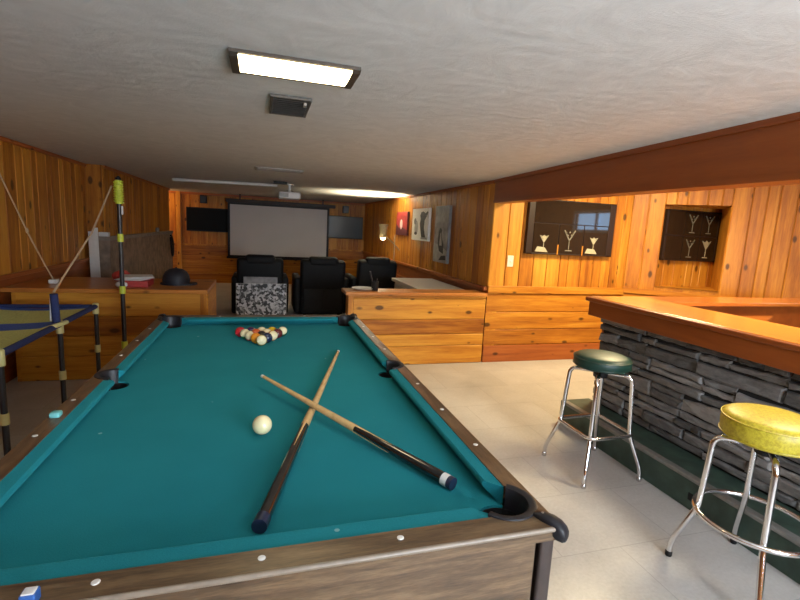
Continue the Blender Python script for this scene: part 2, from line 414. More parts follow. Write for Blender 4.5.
# beam over the bar opening: it runs slightly askew to the room
def bx_(y): return XR - .067 * (4.44 - y)
def bz_(y): return 1.722 - .0125 * (4.44 - y)
m = MB()
def beam_piece(dx0, dx1, zlo, zhi):
    rings = []
    for y in (YB, 4.447):
        x = bx_(y); z0 = bz_(y) + zlo if zlo is not None else CEIL - .03; z1 = (bz_(y) + zhi) if zhi is not None else CEIL - .0008
        rings.append([Vector((x + dx0, y, z0)), Vector((x + dx1, y, z0)), Vector((x + dx1, y, z1)), Vector((x + dx0, y, z1))])
    m.loft(rings)
beam_piece(-.01, .13, 0, None); beam_piece(-.026, -.009, None, None); beam_piece(-.017, -.009, 0, .026)
struct('trim_10', m, 'beam')
m = MB(); m.loft([[Vector((bx_(y) + .06, y, CEIL - .1)), Vector((bx_(y) + .13, y, CEIL - .1)), Vector((bx_(y) + .13, y, CN)), Vector((bx_(y) + .06, y, CN))] for y in (YB, 4.46)]); struct('wall_header', m, 'pine_v')

# bar nook: far wall, angled wall with a niche, right wall
YN = 4.45; ang = math.radians(50)
c0 = Vector((4.07, YN, 0)); wd = Vector((math.sin(ang), -math.cos(ang), 0)); wn = Vector((-math.cos(ang), -math.sin(ang), 0))
m = MB(); m.box((XR + .02, YN + .014, 0), (4.2, YN + .12, CN))
planks(m, (XR, YN + .014, .85), (1, 0, 0), (0, 0, 1), (0, -1, 0), c0.x - XR, CN - .85, rw)
struct('wall_nook', m, 'pine_v')
m = MB(); planks(m, (XR, YN + .014, .19), (0, 0, 1), (1, 0, 0), (0, -1, 0), .58, c0.x - XR, [.175, .195, .21]); struct('trim_11', m, 'pine_h')
m = MB(); m.box((XR, YN - .012, .0), (c0.x, YN + .014, .186), .004); struct('baseboard_nook', m, 'pine_red')
m = MB(); m.box((XR, YN - .02, .77), (c0.x + .01, YN + .014, .85), .005); struct('trim_12', m, 'pine_h')
# angled wall boards around the niche opening
S0, S1, ZB, ZT, SW = .33, .955, .90, 1.83, 1.75
m = MB()
planks(m, c0 - wn * .014 + Vector((0, 0, .85)), wd, (0, 0, 1), wn, S0, CN - .85, [.165])
planks(m, c0 - wn * .014 + wd * S1 + Vector((0, 0, .85)), wd, (0, 0, 1), wn, SW - S1, CN - .85, rw)
planks(m, c0 - wn * .014 + wd * S0 + Vector((0, 0, ZT)), wd, (0, 0, 1), wn, S1 - S0, CN - ZT, rw)
a = c0 - wn * .014
def wpt(s, d, z): p = c0 + wd * s - wn * d; return Vector((p.x, p.y, z))
for s0, s1, z0, z1 in ((0, S0, 0, CN), (S1, SW, 0, CN), (S0, S1, 0, ZB), (S0, S1, ZT, CN)):
    m.loft([[wpt(s0, .014, z0), wpt(s1, .014, z0), wpt(s1, .014, z1), wpt(s0, .014, z1)], [wpt(s0, .05, z0), wpt(s1, .05, z0), wpt(s1, .05, z1), wpt(s0, .05, z1)]])
# niche: its back runs parallel to the far wall
NB = 4.30
pl = wpt(S0, .014, 0); pr = wpt(S1, .014, 0)
bl = Vector((pl.x + .03, NB, 0)); br_ = Vector((pr.x + .42, NB, 0))
def wq(p, z): return Vector((p.x, p.y, z))
def slab(mb, p, q, z0, z1, t=.02):
    n = (q - p).cross(Vector((0, 0, 1))).normalized() * t
    mb.loft([[wq(p, z0), wq(q, z0), wq(q, z1), wq(p, z1)], [wq(p + n, z0), wq(q + n, z0), wq(q + n, z1), wq(p + n, z1)]])
slab(m, bl, pl, ZB, ZT, .01); slab(m, br_, pr, ZB, ZT, -.02)
m.prism([(pl.x, pl.y), (pr.x, pr.y), (br_.x, br_.y), (bl.x, bl.y)], ZB - .02, ZB); m.prism([(pl.x, pl.y), (pr.x, pr.y), (br_.x, br_.y), (bl.x, bl.y)], ZT, ZT + .02)
m.box((bl.x - .01, NB, ZB - .02), (br_.x + .02, NB + .03, ZT + .02))
planks(m, (bl.x, NB, ZB), (1, 0, 0), (0, 0, 1), (0, -1, 0), br_.x - bl.x, ZT - ZB, rw, th=.008)
struct('wall_angled', m, 'pine_v')
m = MB(); planks(m, c0 - wn * .014, (0, 0, 1), wd, wn, .80, SW, [.19, .2, .2, .21]); struct('trim_13', m, 'pine_h')
m = MB(); A_ = [wpt(-.0, .0, .80), wpt(-.0, -.02, .80), wpt(-.0, -.02, .86), wpt(-.0, 0, .86)]; m.loft([A_, [p + wd * SW for p in A_]]); struct('trim_14', m, 'pine_h')
e = c0 + wd * SW
m = MB(); WY0, WY1, WZ0, WZ1 = 1.55, 2.75, 1.56, 1.84     # window in the bar's right wall
for lo, hi in (((e.x, YB, 0), (e.x + .12, WY0, CN)), ((e.x, WY1, 0), (e.x + .12, e.y + .05, CN)), ((e.x, WY0, 0), (e.x + .12, WY1, WZ0)), ((e.x, WY0, WZ1), (e.x + .12, WY1, CN))): m.box(lo, hi)
struct('wall_bar', m, 'pine_v')
m = MB()
for lo, hi in (((e.x - .02, WY0 - .05, WZ0 - .05), (e.x + .02, WY1 + .05, WZ0)), ((e.x - .02, WY0 - .05, WZ1), (e.x + .02, WY1 + .05, WZ1 + .05)), ((e.x - .02, WY0 - .05, WZ0), (e.x + .02, WY0, WZ1)), ((e.x - .02, WY1, WZ0), (e.x + .02, WY1 + .05, WZ1)), ((e.x - .01, 2.08, WZ0), (e.x + .03, 2.12, WZ1))): m.box(lo, hi, .004)
w1 = struct('window_1', m, 'white')
m = MB(); m.box((e.x + .06, WY0, WZ0), (e.x + .07, WY1, WZ1)); w = m.build('window_pane', 'daylight', w1)

# rear wall behind the photographer with a wide daylight window
RX0, RX1, RZ0, RZ1 = .6, 2.2, .95, 1.80
m = MB()
for lo, hi in (((-3.0, YB - .12, 0), (RX0, YB, CEIL)), ((RX1, YB - .12, 0), (e.x + .12, YB, CN)), ((RX0, YB - .12, 0), (RX1, YB, RZ0)), ((RX0, YB - .12, RZ1), (RX1, YB, CEIL))): m.box(lo, hi)
struct('wall_front', m, 'pine_v')
m = MB()
for lo, hi in (((RX0 - .05, YB - .02, RZ0 - .05), (RX1 + .05, YB + .02, RZ0)), ((RX0 - .05, YB - .02, RZ1), (RX1 + .05, YB + .02, RZ1 + .05)), ((RX0 - .05, YB - .02, RZ0), (RX0, YB + .02, RZ1)), ((RX1, YB - .02, RZ0), (RX1 + .05, YB + .02, RZ1)), ((1.38, YB - .02, RZ0), (1.42, YB + .02, RZ1))): m.box(lo, hi, .004)
w2 = struct('window_2', m, 'white')
m = MB(); m.box((RX0, YB - .08, RZ0), (RX1, YB - .07, RZ1)); m.build('window_pane', emit('daylit_window', (.74, .87, 1.0), 24), w2)

# ================================================================== HALF WALLS (built-in pine ledges)
def half_wall(name, label, x0, x1, yf, depth, ztop, widths, endcap):
    t = thing(name, ((x0 + x1) / 2, yf + depth / 2, 0), label, 'half wall')
    m = MB(); m.box((x0 + .02, yf + .014, 0), (x1, yf + depth - .02, ztop - .035))
    planks(m, (x0 + .055, yf + .014, .0), (0, 0, 1), (1, 0, 0), (0, -1, 0), ztop - .035, x1 - x0 - .055, widths)
    m.build('plank_front', 'pine_h', t)
    m = MB(); m.box((endcap, yf - .008, 0), (endcap + .05, yf + .06, ztop - .036), .004)
    m.build('corner_board', 'pine_v', t)
    m = MB(); m.box((x0 - .03, yf - .035, ztop - .035), (x1, yf + depth, ztop), .006)
    m.build('ledge_top', 'pine_x', t)
    return t
half_wall('half_wall', 'golden knotty pine half wall with penholder on its ledge, right of the recliners', .80, XR - .016, 4.44, .26, .77, [.20, .125, .16, .22], .80)
half_wall('half_wall', 'shadowed pine half wall with deep ledge behind the yellow-jointed game frame', XL + .035, -.47, 4.34, .76, .785, [.21, .17, .17, .2], -.535)
for o in list(COL.objects):
    if o.name.startswith('ledge_top') or o.name.startswith('corner_board'): pass

# ================================================================== POOL TABLE
TY = 1.78; BED = .80
t = thing('pool_table', (0, TY, 0), 'pool table with teal felt and walnut laminate rails in the foreground', 'pool table')
NX, NY, FX, FY, OX, OY = .486, .978, .520, 1.030, .562, 1.085
PCX, PCY, PR = .490, .985, .052      # corner pocket circle
SCX, SR = .503, .045                  # side pocket circle
def arc(cx, cy, r, a0, a1, n=14): return [(cx + r * math.cos(a0 + (a1 - a0) * i / n), cy + r * math.sin(a0 + (a1 - a0) * i / n)) for i in range(n + 1)]
def mir(p, sx, sy): return [(x * sx, y * sy) for x, y in (p if sx * sy > 0 else p[::-1])]
def addT(p): return [(x, y + TY) for x, y in p]
# bed with pocket notches
BX, BY = .517, 1.02
q = []
aX = math.acos((BX - PCX) / PR); aY = math.asin((BY - PCY) / PR)
q += arc(SCX, 0, SR, PI + math.acos((SCX - BX) / SR) , PI, 6)[::-1] if False else []
sa = math.acos((SCX - BX) / SR)
right_side = [(SCX - SR * math.cos(t_), SR * math.sin(t_)) for t_ in [sa * (i / 8) for i in range(9)]]
cornr = arc(PCX, PCY, PR, -aX, -(2 * PI - (PI - aY)) , 16)   # clockwise, concave
quad = right_side + cornr
poly = quad + [(-x, y) for x, y in quad[::-1]]
poly = poly + [(x, -y) for x, y in poly[::-1]]
cl = []
for p in poly:
    if not cl or (Vector(p) - Vector(cl[-1])).length > 1e-4: cl.append(p)
if (Vector(cl[0]) - Vector(cl[-1])).length < 1e-4: cl.pop()
m = MB(); m.prism(addT(cl), BED - .03, BED); m.build('felt_bed', 'felt', t)
# cushions: six felt-covered wedges
def cushion(a_nose, b_nose, a_back, b_back):
    m = MB()
    def ring(nz, bk):
        nz = Vector((nz[0], nz[1] + TY, 0)); bk = Vector((bk[0], bk[1] + TY, 0)); d = bk - nz
        z = lambda p, h: Vector((p.x, p.y, BED + h))
        return [z(nz + d * .80, .0005), z(nz + d * .12, .022), z(nz, .029), z(nz + d * .04, .035), z(nz + d * .15, .0385), z(bk, .041), z(bk, .0005)]
    m.loft([ring(a_nose, a_back), ring(b_nose, b_back)]); return m.build('cushion', 'felt', t)
for sy in (-1, 1):
    cushion((-NX + .078, sy * NY), (NX - .078, sy * NY), (-NX + .032, sy * FY), (NX - .032, sy * FY))
    for sx in (-1, 1):
        cushion((sx * NX, sy * .060), (sx * NX, sy * (NY - .086)), (sx * FX, sy * .046), (sx * FX, sy * (NY - .045)))
# rails
RZ0_, RZ1_ = BED + .014, BED + .043
pr = .0615
d45 = (PCX + pr * math.cos(PI / 4), PCY + pr * math.sin(PI / 4))
aE = math.asin((FY - PCY) / pr)                       # where arc meets the felt line of end rail (left part of circle)
endarc = arc(PCX, PCY, pr, PI / 4, PI - aE, 12)
aS = math.acos((FX - PCX) / pr)
sidearc = arc(PCX, PCY, pr, PI / 4, -aS, 12)
for sy in (-1, 1):
    p = [(OX, OY)] + endarc; p = p + [(-x, y) for x, y in p[::-1]]
    p = [(x, y * sy) for x, y in p]
    m = MB(); m.prism(addT(p), RZ0_, RZ1_); m.build('end_rail', 'laminate', t)
sr = .050
saa = math.acos(max(-1, min(1, (FX - SCX) / sr)))
side_cut = arc(SCX, 0, sr, saa, -saa, 14)
for sx in (-1, 1):
    p = [(OX, OY)] + sidearc + [(x, y) for x, y in side_cut] + [(x, -y) for x, y in sidearc[::-1]] + [(OX, -OY)]
    p = [(x * sx, y) for x, y in p]
    m = MB(); m.prism(addT(p), RZ0_, RZ1_); m.build('side_rail', 'laminate_y', t)
# rolled rail edges; wear and caught light are put into the end strips' colour
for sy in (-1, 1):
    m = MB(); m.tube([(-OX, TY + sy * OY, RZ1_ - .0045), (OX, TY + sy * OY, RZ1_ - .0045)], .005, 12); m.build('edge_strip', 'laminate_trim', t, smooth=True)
for sx in (-1, 1):
    m = MB(); m.tube([(sx * OX, TY - OY, RZ1_ - .005), (sx * OX, TY + OY, RZ1_ - .005)], .005, 12); m.build('edge_strip', 'laminate_y', t, smooth=True)
# pockets
def pocket(cx, cy, r, a0, a1):
    m = MB(); n = 22
    def ringp(a):
        c, s_ = math.cos(a), math.sin(a)
        P = [(r - .004, .70), (r - .004, BED + .035), (r - .001, BED + .044), (r + .007, BED + .048), (r + .015, BED + .046), (r + .016, BED + .041), (r + .006, BED + .03), (r + .004, .70)]
        return [Vector((cx + q * c, cy + TY + q * s_, z)) for q, z in P]
    m.loft([ringp(a0 + (a1 - a0) * i / n) for i in range(n + 1)])
    o = m.build('pocket', 'pocket', t, smooth=True)
    m = MB(); m.lathe([(r - .002, .69), (r - .002, .70)], (cx, cy + TY, 0), 24)
    m.lathe([(r - .0045, .70), (r - .0045, BED - .004), (r - .006, BED - .004), (r - .006, .70)], (cx, cy + TY, 0), 24); m.build('pocket_liner', 'pocket_in', o)
for sx in (-1, 1):
    for sy in (-1, 1):
        a = math.atan2(sy, sx); pocket(sx * PCX, sy * PCY, PR + .001, a - 1.75, a + 1.75)
    a = 0 if sx > 0 else PI; pocket(sx * SCX, 0, SR, a - 1.55, a + 1.55)
# corner caps: tapered plastic tongues running from the pocket over the corner and down
for sx in (-1, 1):
    for sy in (-1, 1):
        dv = Vector((sx * (OX - PCX), sy * (OY - PCY), 0)).normalized(); nv = Vector((-dv.y, dv.x, 0)); C0 = Vector((sx * PCX, sy * PCY + TY, 0)); m = MB(); rings = []
        for r_, hw, zt, zb in ((.068, .007, .050, .042), (.078, .010, .053, .036), (.090, .0135, .055, .030), (.104, .0155, .055, .022), (.120, .016, .051, .014), (.131, .015, .043, .014), (.136, .011, .035, .017)):
            c = C0 + dv * r_; pts = []
            for k in range(12):
                a = 2 * PI * k / 12; ca, sa_ = math.cos(a), math.sin(a)
                pts.append(c + nv * hw * (abs(ca) ** .6) * (1 if ca > 0 else -1) + Vector((0, 0, BED + (zt + zb) / 2 + (zt - zb) / 2 * (abs(sa_) ** .6) * (1 if sa_ > 0 else -1))))
            rings.append(pts)
        m.loft(rings); o = m.build('corner_cap', 'pocket', t, smooth=True)
        m = MB(); m.lathe([(.003, BED + .050), (.003, BED + .0545), (.002, BED + .055)], C0 + dv * .084, 12); m.build('screw', 'chrome_worn', o)
# rail sights
def sight(x, y):
    m = MB(); m.lathe([(.0065, RZ1_ - .001), (.0065, RZ1_ + .0008), (.004, RZ1_ + .0014)], (x, y + TY, 0), 16); m.build('sight', 'white', t)
for sx in (-1, 1):
    for k in (1, 2, 3, 5, 6, 7): sight(sx * .545, -NY + k * NY / 4)
for sy in (-1, 1):
    for k in (1, 2, 3): sight(-NX + k * NX / 2, sy * 1.052)
# aprons, corner posts, legs
for sy in (-1, 1):
    m = MB(); m.box((-OX + .05, TY + sy * (OY - .012) - .006, .46), (OX - .05, TY + sy * (OY - .012) + .006, RZ0_)); m.build('apron', 'laminate', t)
for sx in (-1, 1):
    m = MB(); m.box((sx * (OX - .007) - .005, TY - OY + .05, .46), (sx * (OX - .007) + .005, TY + OY - .05, RZ0_)); m.build('apron', 'laminate_y', t)
    for sy in (-1, 1):
        x, y = sx * (OX - .022), TY + sy * (OY - .022)
        m = MB(); m.box((x - .016, y - .016, .44), (x + .016, y + .016, RZ0_ + .006), .006, 3); m.build('corner_post', 'post', t, smooth=True)
        m = MB(); m.box((x - sx * .045 - .06, y - sy * .045 - .06, .03), (x - sx * .045 + .06, y - sy * .045 + .06, .45), .008); o = m.build('leg', 'laminate', t)
        m = MB(); m.lathe([(.04, 0), (.04, .012), (.02, .03)], (x - sx * .045, y - sy * .045, 0), 20); m.build('levelling_foot', 'black', o)
m = MB(); m.box((-OX + .06, TY - OY + .06, .45), (OX - .06, TY + OY - .06, .47)); m.build('cabinet_bottom', 'black', t)

# balls
BR = .0264
def stripe_mat(name, col, axis):
    mm, nt, b = nodes(name); tc = N(nt, 'ShaderNodeTexCoord')
    d = N(nt, 'ShaderNodeVectorMath', operation='DOT_PRODUCT'); nt.links.new(tc.outputs['Object'], d.inputs[0]); d.inputs[1].default_value = Vector(axis).normalized()
    # object origin sits at the ball's base, so measure from its centre
    off = Vector(axis).normalized().z * BR
    k = math_n(nt, 'LESS_THAN', math_n(nt, 'ABSOLUTE', math_n(nt, 'SUBTRACT', d.outputs['Value'], off)), BR * .5)
    nt.links.new(mixc(nt, k, (.80, .72, .45), col), b.inputs['Base Color']); b.inputs['Roughness'].default_value = .1; b.inputs['Coat Weight'].default_value = .5
    return mm
def ball(x, y, mat, label, name='pool_ball', group=None):
    m = MB(); m.sphere((x, y, BED + BR + .0003), BR, 28, 18); return tag(m.build(name, mat, smooth=True), label, 'ball', group)
def solid(n, c): return plain(n, c, .1, nz=.02, coat=.5)
dx = BR * 2.02
def rack(r, k): return (-.008 + (k - r / 2) * dx, 2.30 + r * dx * .866)
G = 'racked pool balls on the felt'
RK = [
 (0, 0, stripe_mat('stripe_ball_a', (.45, .33, .02), (.1, -.95, .3)), 'cream striped pool ball at the front point of the rack'),
 (1, 0, solid('solid_orange', (.75, .27, .015)), 'orange pool ball just behind the front ball, left edge of rack'),
 (1, 1, solid('solid_navy', (.010, .022, .065)), 'dark blue pool ball just behind the front ball, right edge of rack'),
 (2, 0, stripe_mat('stripe_ball_b', (.55, .05, .04), (-.45, -.8, .5)), 'cream striped pool ball with red band behind the orange ball'),
 (2, 1, solid('solid_black', (.006, .006, .007)), 'black pool ball in the middle of the rack'),
 (2, 2, stripe_mat('stripe_ball_c', (.5, .18, .02), (.3, -.9, .35)), 'cream pool ball right of the black ball, behind the dark blue one'),
 (3, 0, stripe_mat('stripe_ball_d', (.04, .22, .07), (-.3, -.75, .65)), 'cream striped pool ball with green band beside the red corner ball'),
 (3, 1, solid('solid_red_orange', (.62, .10, .02)), 'red-orange pool ball inside the rack behind the black ball, left of centre'),
 (3, 2, stripe_mat('stripe_ball_e', (.02, .03, .14), (.0, -.5, .9)), 'cream pool ball inside the rack behind the black ball, right of centre'),
 (3, 3, solid('solid_maroon', (.10, .012, .015)), 'maroon pool ball on the right edge beside the cream corner ball'),
 (4, 0, solid('solid_red', (.55, .02, .03)), 'red pool ball at the back left corner of the rack'),
 (4, 1, solid('solid_purple', (.04, .012, .08)), 'dark purple pool ball in the back row beside the red corner ball'),
 (4, 2, stripe_mat('stripe_ball_f', (.1, .01, .1), (.1, -.4, .9)), 'cream pool ball at the middle of the back row'),
 (4, 3, solid('solid_yellow', (.75, .48, .02)), 'yellow pool ball in the back row near the cream corner ball'),
 (4, 4, stripe_mat('stripe_ball_g', (.03, .12, .06), (.1, -.8, .6)), 'cream striped pool ball at the back right corner of the rack')]
for r, k, mt, lb in RK:
    x, y = rack(r, k); ball(x, y, mt, lb, group=G)
BR_ = BR; BR = .0275
ball(-.001, 1.30, 'ball_cream', 'plain cream cue ball alone on the felt beside the crossed cues', 'cue_ball')
BR = BR_

# cues
def cue(name, butt, tip, label, stops, rb, rt):
    """butt/tip: world points of the axis; stops: list of (name, t0, t1, mat)"""
    B = Vector(butt); T = Vector(tip); t_ = thing(name, B, label, 'pool cue', 'pool cues on the felt')
    L = (T - B).length
    for nm, a, b_, mt in stops:
        m = MB(); n = 6 if b_ - a > .05 else 2
        pts = [B.lerp(T, a + (b_ - a) * i / n) for i in range(n + 1)]
        rs = [rb + (rt - rb) * (a + (b_ - a) * i / n) for i in range(n + 1)]
        m.tube(pts, rs, 18); m.build(nm, mt, t_, smooth=True)
    # long pale points spliced into the black butt
    wrap = [q for q in stops if q[0] == 'butt_wrap'][0]; a1 = wrap[2]; ax_ = (T - B).normalized(); side = ax_.cross(Vector((0, 0, 1))).normalized(); up = side.cross(ax_)
    for v_ in (up, up * -.5 + side * .866, up * -.5 - side * .866):
        m = MB(); n = 8; pts = []; rs = []
        for i in range(n + 1):
            f = a1 - .11 * i / n * (1.3 / L if L < 1.2 else 1); r0 = rb + (rt - rb) * f; ra = max(.0008, r0 * .62 * (1 - i / n)); pts.append(B.lerp(T, f) + v_ * (r0 * 1.05 - ra)); rs.append(ra)
        m.tube(pts, rs, 12); m.build('splice_point', 'cue_wood', t_, smooth=True)
    return t_
z1, z2 = BED + .0155, BED + .0075
cue('pool_cue', (-.005, .853, z1), (.347, 2.139, z2), 'longer pool cue underneath, black butt towards the near rail, tip pointing away',
    [('bumper', 0, .022, 'bumper'), ('butt_wrap', .022, .35, 'cue_black'), ('forearm', .35, .41, 'cue_wood'), ('shaft', .41, .985, 'cue_wood'), ('ferrule', .985, .994, 'white'), ('tip', .994, 1, 'bumper')], .0155, .0063)
cue('pool_cue', (.430, .921, BED + .0155), (-.003, 1.683, BED + .047), 'shorter pool cue lying across the other, white ring near its black butt',
    [('bumper', 0, .014, 'bumper'), ('ring', .014, .034, 'white'), ('butt_wrap', .034, .40, 'cue_black'), ('forearm', .40, .46, 'cue_wood'), ('shaft', .46, .985, 'cue_wood'), ('ferrule', .985, 1, 'white')], .0155, .0058)
# pointed black inlays where wrap meets shaft are part of each cue
# chalks
t_ = thing('chalk_cube', (-.318, .706, RZ1_), 'blue paper-wrapped chalk cube on the near left corner of the pool table', 'chalk')
m = MB(); m.box((-.328, .695, RZ1_), (-.308, .715, RZ1_ + .019), .002); m.build('wrapper', 'chalk_blue', t_)
m = MB(); m.box((-.3265, .6965, RZ1_ + .015), (-.3095, .7135, RZ1_ + .0202), .002); m.build('chalk_face', 'paper', t_)
m = MB(); m.box((-.556, 1.395, RZ1_ + .0005), (-.530, 1.421, RZ1_ + .016), .005, 3); tag(m.build('chalk', 'chalk_teal', smooth=True), 'worn pale teal chalk lying on the left wooden rail of the pool table', 'chalk')

# ================================================================== BAR
XB = 2.42; BYF = 2.82; BYN = -.4
t = thing('bar_counter', (2.6, 1.2, 0), 'bar with stacked grey ledge stone front under a varnished wooden top', 'bar')
m = MB(); m.box((XB + .02, BYN, 0), (XB + .14, BYF - .02, .845)); m.mi = 1
def stone(y0, y1, z0, z1, x, dep, tl):
    n = 7; pts0 = []
    # irregular outline in the wall plane, then two inset rings to round it
    j = lambda a: random.uniform(-a, a)
    base = []
    for i in range(n): base.append((y0 + (y1 - y0) * i / (n - 1) + (j(.010) if i in (0, n - 1) else 0), z0 + j(.005) + .002))
    for i in range(n): base.append((y1 - (y1 - y0) * i / (n - 1) + (j(.010) if i in (0, n - 1) else 0), z1 + j(.005) - .001 - tl * (1 - i / (n - 1))))
    cy, cz = (y0 + y1) / 2, (z0 + z1) / 2
    def ins(k): return [(p + (cy - p) * k[0], q + (cz - q) * k[1]) for p, q in base]
    ly, lz = y1 - y0, z1 - z0
    k1 = (min(.3, .012 / ly * 2), min(.4, .011 / lz * 2)); k2 = (k1[0] * .3, k1[1] * .3)
    tilt = j(.012)
    def ring(pp, d, rough=0): return [Vector((x - d + tilt * ((p - cy) / ly) + j(rough), p, q)) for p, q in pp]
    m.loft([ring(base, -.03), ring(base, dep * .45), ring(ins(k2), dep * .8, .002), ring(ins(k1), dep, .0045)])
def stone_wall(ya, yb, za, zb):
    z = za
    while z < zb - .012:
        h = random.choice((.04, .05, .06, .07, .085, .105)); h = min(h, zb - z)
        if zb - z - h < .025: h = zb - z
        y = yb
        while y > ya + .01:
            l = random.choice((.14, .2, .26, .32, .4, .5)) * (1.15 if h < .05 else .95); l = min(l, y - ya)
            if y - ya - l < .07: l = y - ya
            if h > .07 and random.random() < .35:
                s = h * random.uniform(.4, .6)
                stone(y - l, y - .004, z, z + s - .002, XB + .02, random.uniform(.012, .035), 0); stone(y - l, y - .004, z + s, z + h - .002, XB + .02, random.uniform(.012, .035), 0)
            else: stone(y - l, y - .004, z, z + h - .003, XB + .02, random.uniform(.012, .030), random.uniform(0, h * .3))
            y -= l
        z += h
random.seed(21)
stone_wall(BYN, BYF, .185, .845)
stone_end = MB
# stones of the short end facing the far wall
m.build('stone_front', ['mortar', 'stone'], t)
m = MB(); m.box((XB + .02, BYF - .021, .0), (XB + .30, BYF, .845)); m.build('end_panel', 'fascia', t)
m = MB(); m.box((2.315, BYN, .845), (XB + .06, BYF + .02, .955), .003); m.build('fascia_board', 'fascia', t)
m = MB(); m.box((2.295, BYN, .948), (2.345, BYF + .045, .978), .008, 3); m.build('edge_moulding', 'fascia', t)
m = MB(); m.box((2.325, BYN, .955), (2.80, BYF + .04, .982), .003); m.build('bar_top', 'bar_wood', t)
m = MB(); m.box((2.80, 2.58, .955), (4.66, BYF + .06, .981), .003); m.build('return_top', 'bar_wood_x', t)
m = MB(); m.box((2.80, 2.64, 0), (4.62, 2.68, .955)); m.box((2.80, BYF - .02, 0), (4.62, BYF + .02, .955)); m.build('return_panel', 'fascia', t)
m = MB(); m.prism([(2.78, .3), (3.0, .3), (3.0, 2.1), (3.8, 2.56), (2.78, 2.56)], .865, .89); m.build('work_shelf', 'bar_wood_x', t)
m = MB(); m.box((2.56, BYN, 0), (2.78, 2.56, .86)); m.build('cabinet_back', 'fascia', t)
# footrest step
t = thing('foot_step', (2.29, 1.2, 0), 'dark green painted footrest step along the base of the stone bar', 'step')
m = MB(); m.box((2.185, BYN, 0), (XB + .018, BYF + .05, .176), .004); m.build('step_box', 'green_step', t)
m = MB(); m.box((2.178, BYN, .160), (2.222, BYF + .02, .182), .005, 3); m.build('nosing', 'nosing', t)
m = MB(); m.box((2.1805, 1.70, .055), (2.1845, 1.735, .095), .001); m.build('knot_hole', 'black', t)

# ================================================================== STOOLS
def stool(name, cx, cy, label, seat_mat, sr, sh, st, half, ring_round, rz):
    t = thing(name, (cx, cy, 0), label, 'bar stool', 'bar stools in front of the stone bar')
    m = MB()
    prof = [(.02, sh - st), (sr - .015, sh - st), (sr - .004, sh - st + .006), (sr, sh - st + .02), (sr + .002, sh - st * .5), (sr, sh - .024), (sr - .010, sh - .009), (sr - .03, sh - .001), (sr - .07, sh + .006), (sr * .3, sh + .010), (.004, sh + .011)]
    m.lathe(prof, (cx, cy, 0), 48); seat = m.build('seat', seat_mat, t, smooth=True)
    for zz in (sh - .02, sh - st + .014):
        m = MB(); m.tube([(cx + (sr + .0015) * math.cos(2 * PI * i / 48), cy + (sr + .0015) * math.sin(2 * PI * i / 48), zz) for i in range(48)], .0028, 6, closed=True); m.build('piping', seat_mat, seat, smooth=True)
    m = MB(); m.lathe([(sr * .62, sh - st - .012), (sr * .66, sh - st - .001)], (cx, cy, 0), 32)
    m.lathe([(.04, sh - st - .06), (.045, sh - st - .01)], (cx, cy, 0), 20); m.build('swivel_plate', 'black', t)
    top = sh - st - .03
    for sx in (-1, 1):
        for sy in (-1, 1):
            a, b_, c_ = half
            pts = [(cx + sx * .03, cy + sy * .03, top), (cx + sx * a, cy + sy * a, top), (cx + sx * b_, cy + sy * b_, rz), (cx + sx * (b_ + .006), cy + sy * (b_ + .006), rz - .03), (cx + sx * c_, cy + sy * c_, .075), (cx + sx * (c_ + .002), cy + sy * (c_ + .002), .012)]
            m = MB(); m.tube(bez(pts, .045), .0122, 14); leg = m.build('leg', 'chrome', t, smooth=True)
            m = MB(); m.lathe([(.0125, 0), (.0145, .004), (.0145, .022), (.012, .026)], (cx + sx * (c_ + .002), cy + sy * (c_ + .002), 0), 16); m.build('foot_cap', 'black' if ring_round else 'chrome_worn', leg, smooth=True)
    h = half[1] + .006
    if ring_round:
        R_ = h * 1.414 + .008; pts = [(cx + R_ * math.cos(2 * PI * i / 64), cy + R_ * math.sin(2 * PI * i / 64), rz - .005) for i in range(64)]
    else:
        pts = []; r_ = .05
        for k, (sx, sy) in enumerate(((1, 1), (-1, 1), (-1, -1), (1, -1))):
            for i in range(7):
                a = PI / 2 * (k + i / 6); pts.append((cx + sx * (h + .014 - r_) + r_ * math.cos(a), cy + sy * (h + .014 - r_) + r_ * math.sin(a), rz - .005))
    m = MB(); m.tube(pts, .011, 12, closed=True); m.build('foot_ring', 'chrome', t, smooth=True)
    return t
stool('bar_stool', 1.945, 2.215, 'chrome bar stool with round dark green seat, farther one along the bar', 'green_vinyl', .160, .724, .076, (.122, .138, .192), False, .275)
stool('bar_stool', 1.968, 1.262, 'chrome bar stool with round yellow seat, nearer one along the bar', 'yellow_vinyl', .168, .738, .104, (.126, .138, .194), True, .285)

# ================================================================== NOOK WALL PIECES
def martini(mb, p, u, s, n, style=0):
    """etched cocktail glass: p base centre, u right, z up, s height"""
    P = Vector(p); U = Vector(u); Z = Vector((0, 0, 1)); D = Vector(n) * .003
    def poly(pts):
        A = [P + U * x * s + Z * z * s for x, z in pts]; mb.loft([A, [a + D for a in A]])
    poly([(-.02, .08), (.02, .08), (.02, .55), (-.02, .55)])
    poly([(-.2, .0), (.2, .0), (.17, .05), (-.17, .05)])
    if style == 0: poly([(0, .5), (.03, .5), (.33, .98), (.27, 1), (.02, .60), (-.02, .60), (-.27, 1), (-.33, .98), (-.03, .5)][::1])
    else: poly([(-.03, .5), (.03, .5), (.32, .95), (.12, .88), (.0, .98), (-.12, .88), (-.32, .95)])
    for x, z in ((-.2, .86), (0, .9), (.2, .86), (-.1, .74), (.1, .76)):
        poly([(x - .05, z), (x, z - .05), (x + .05, z), (x, z + .05)])
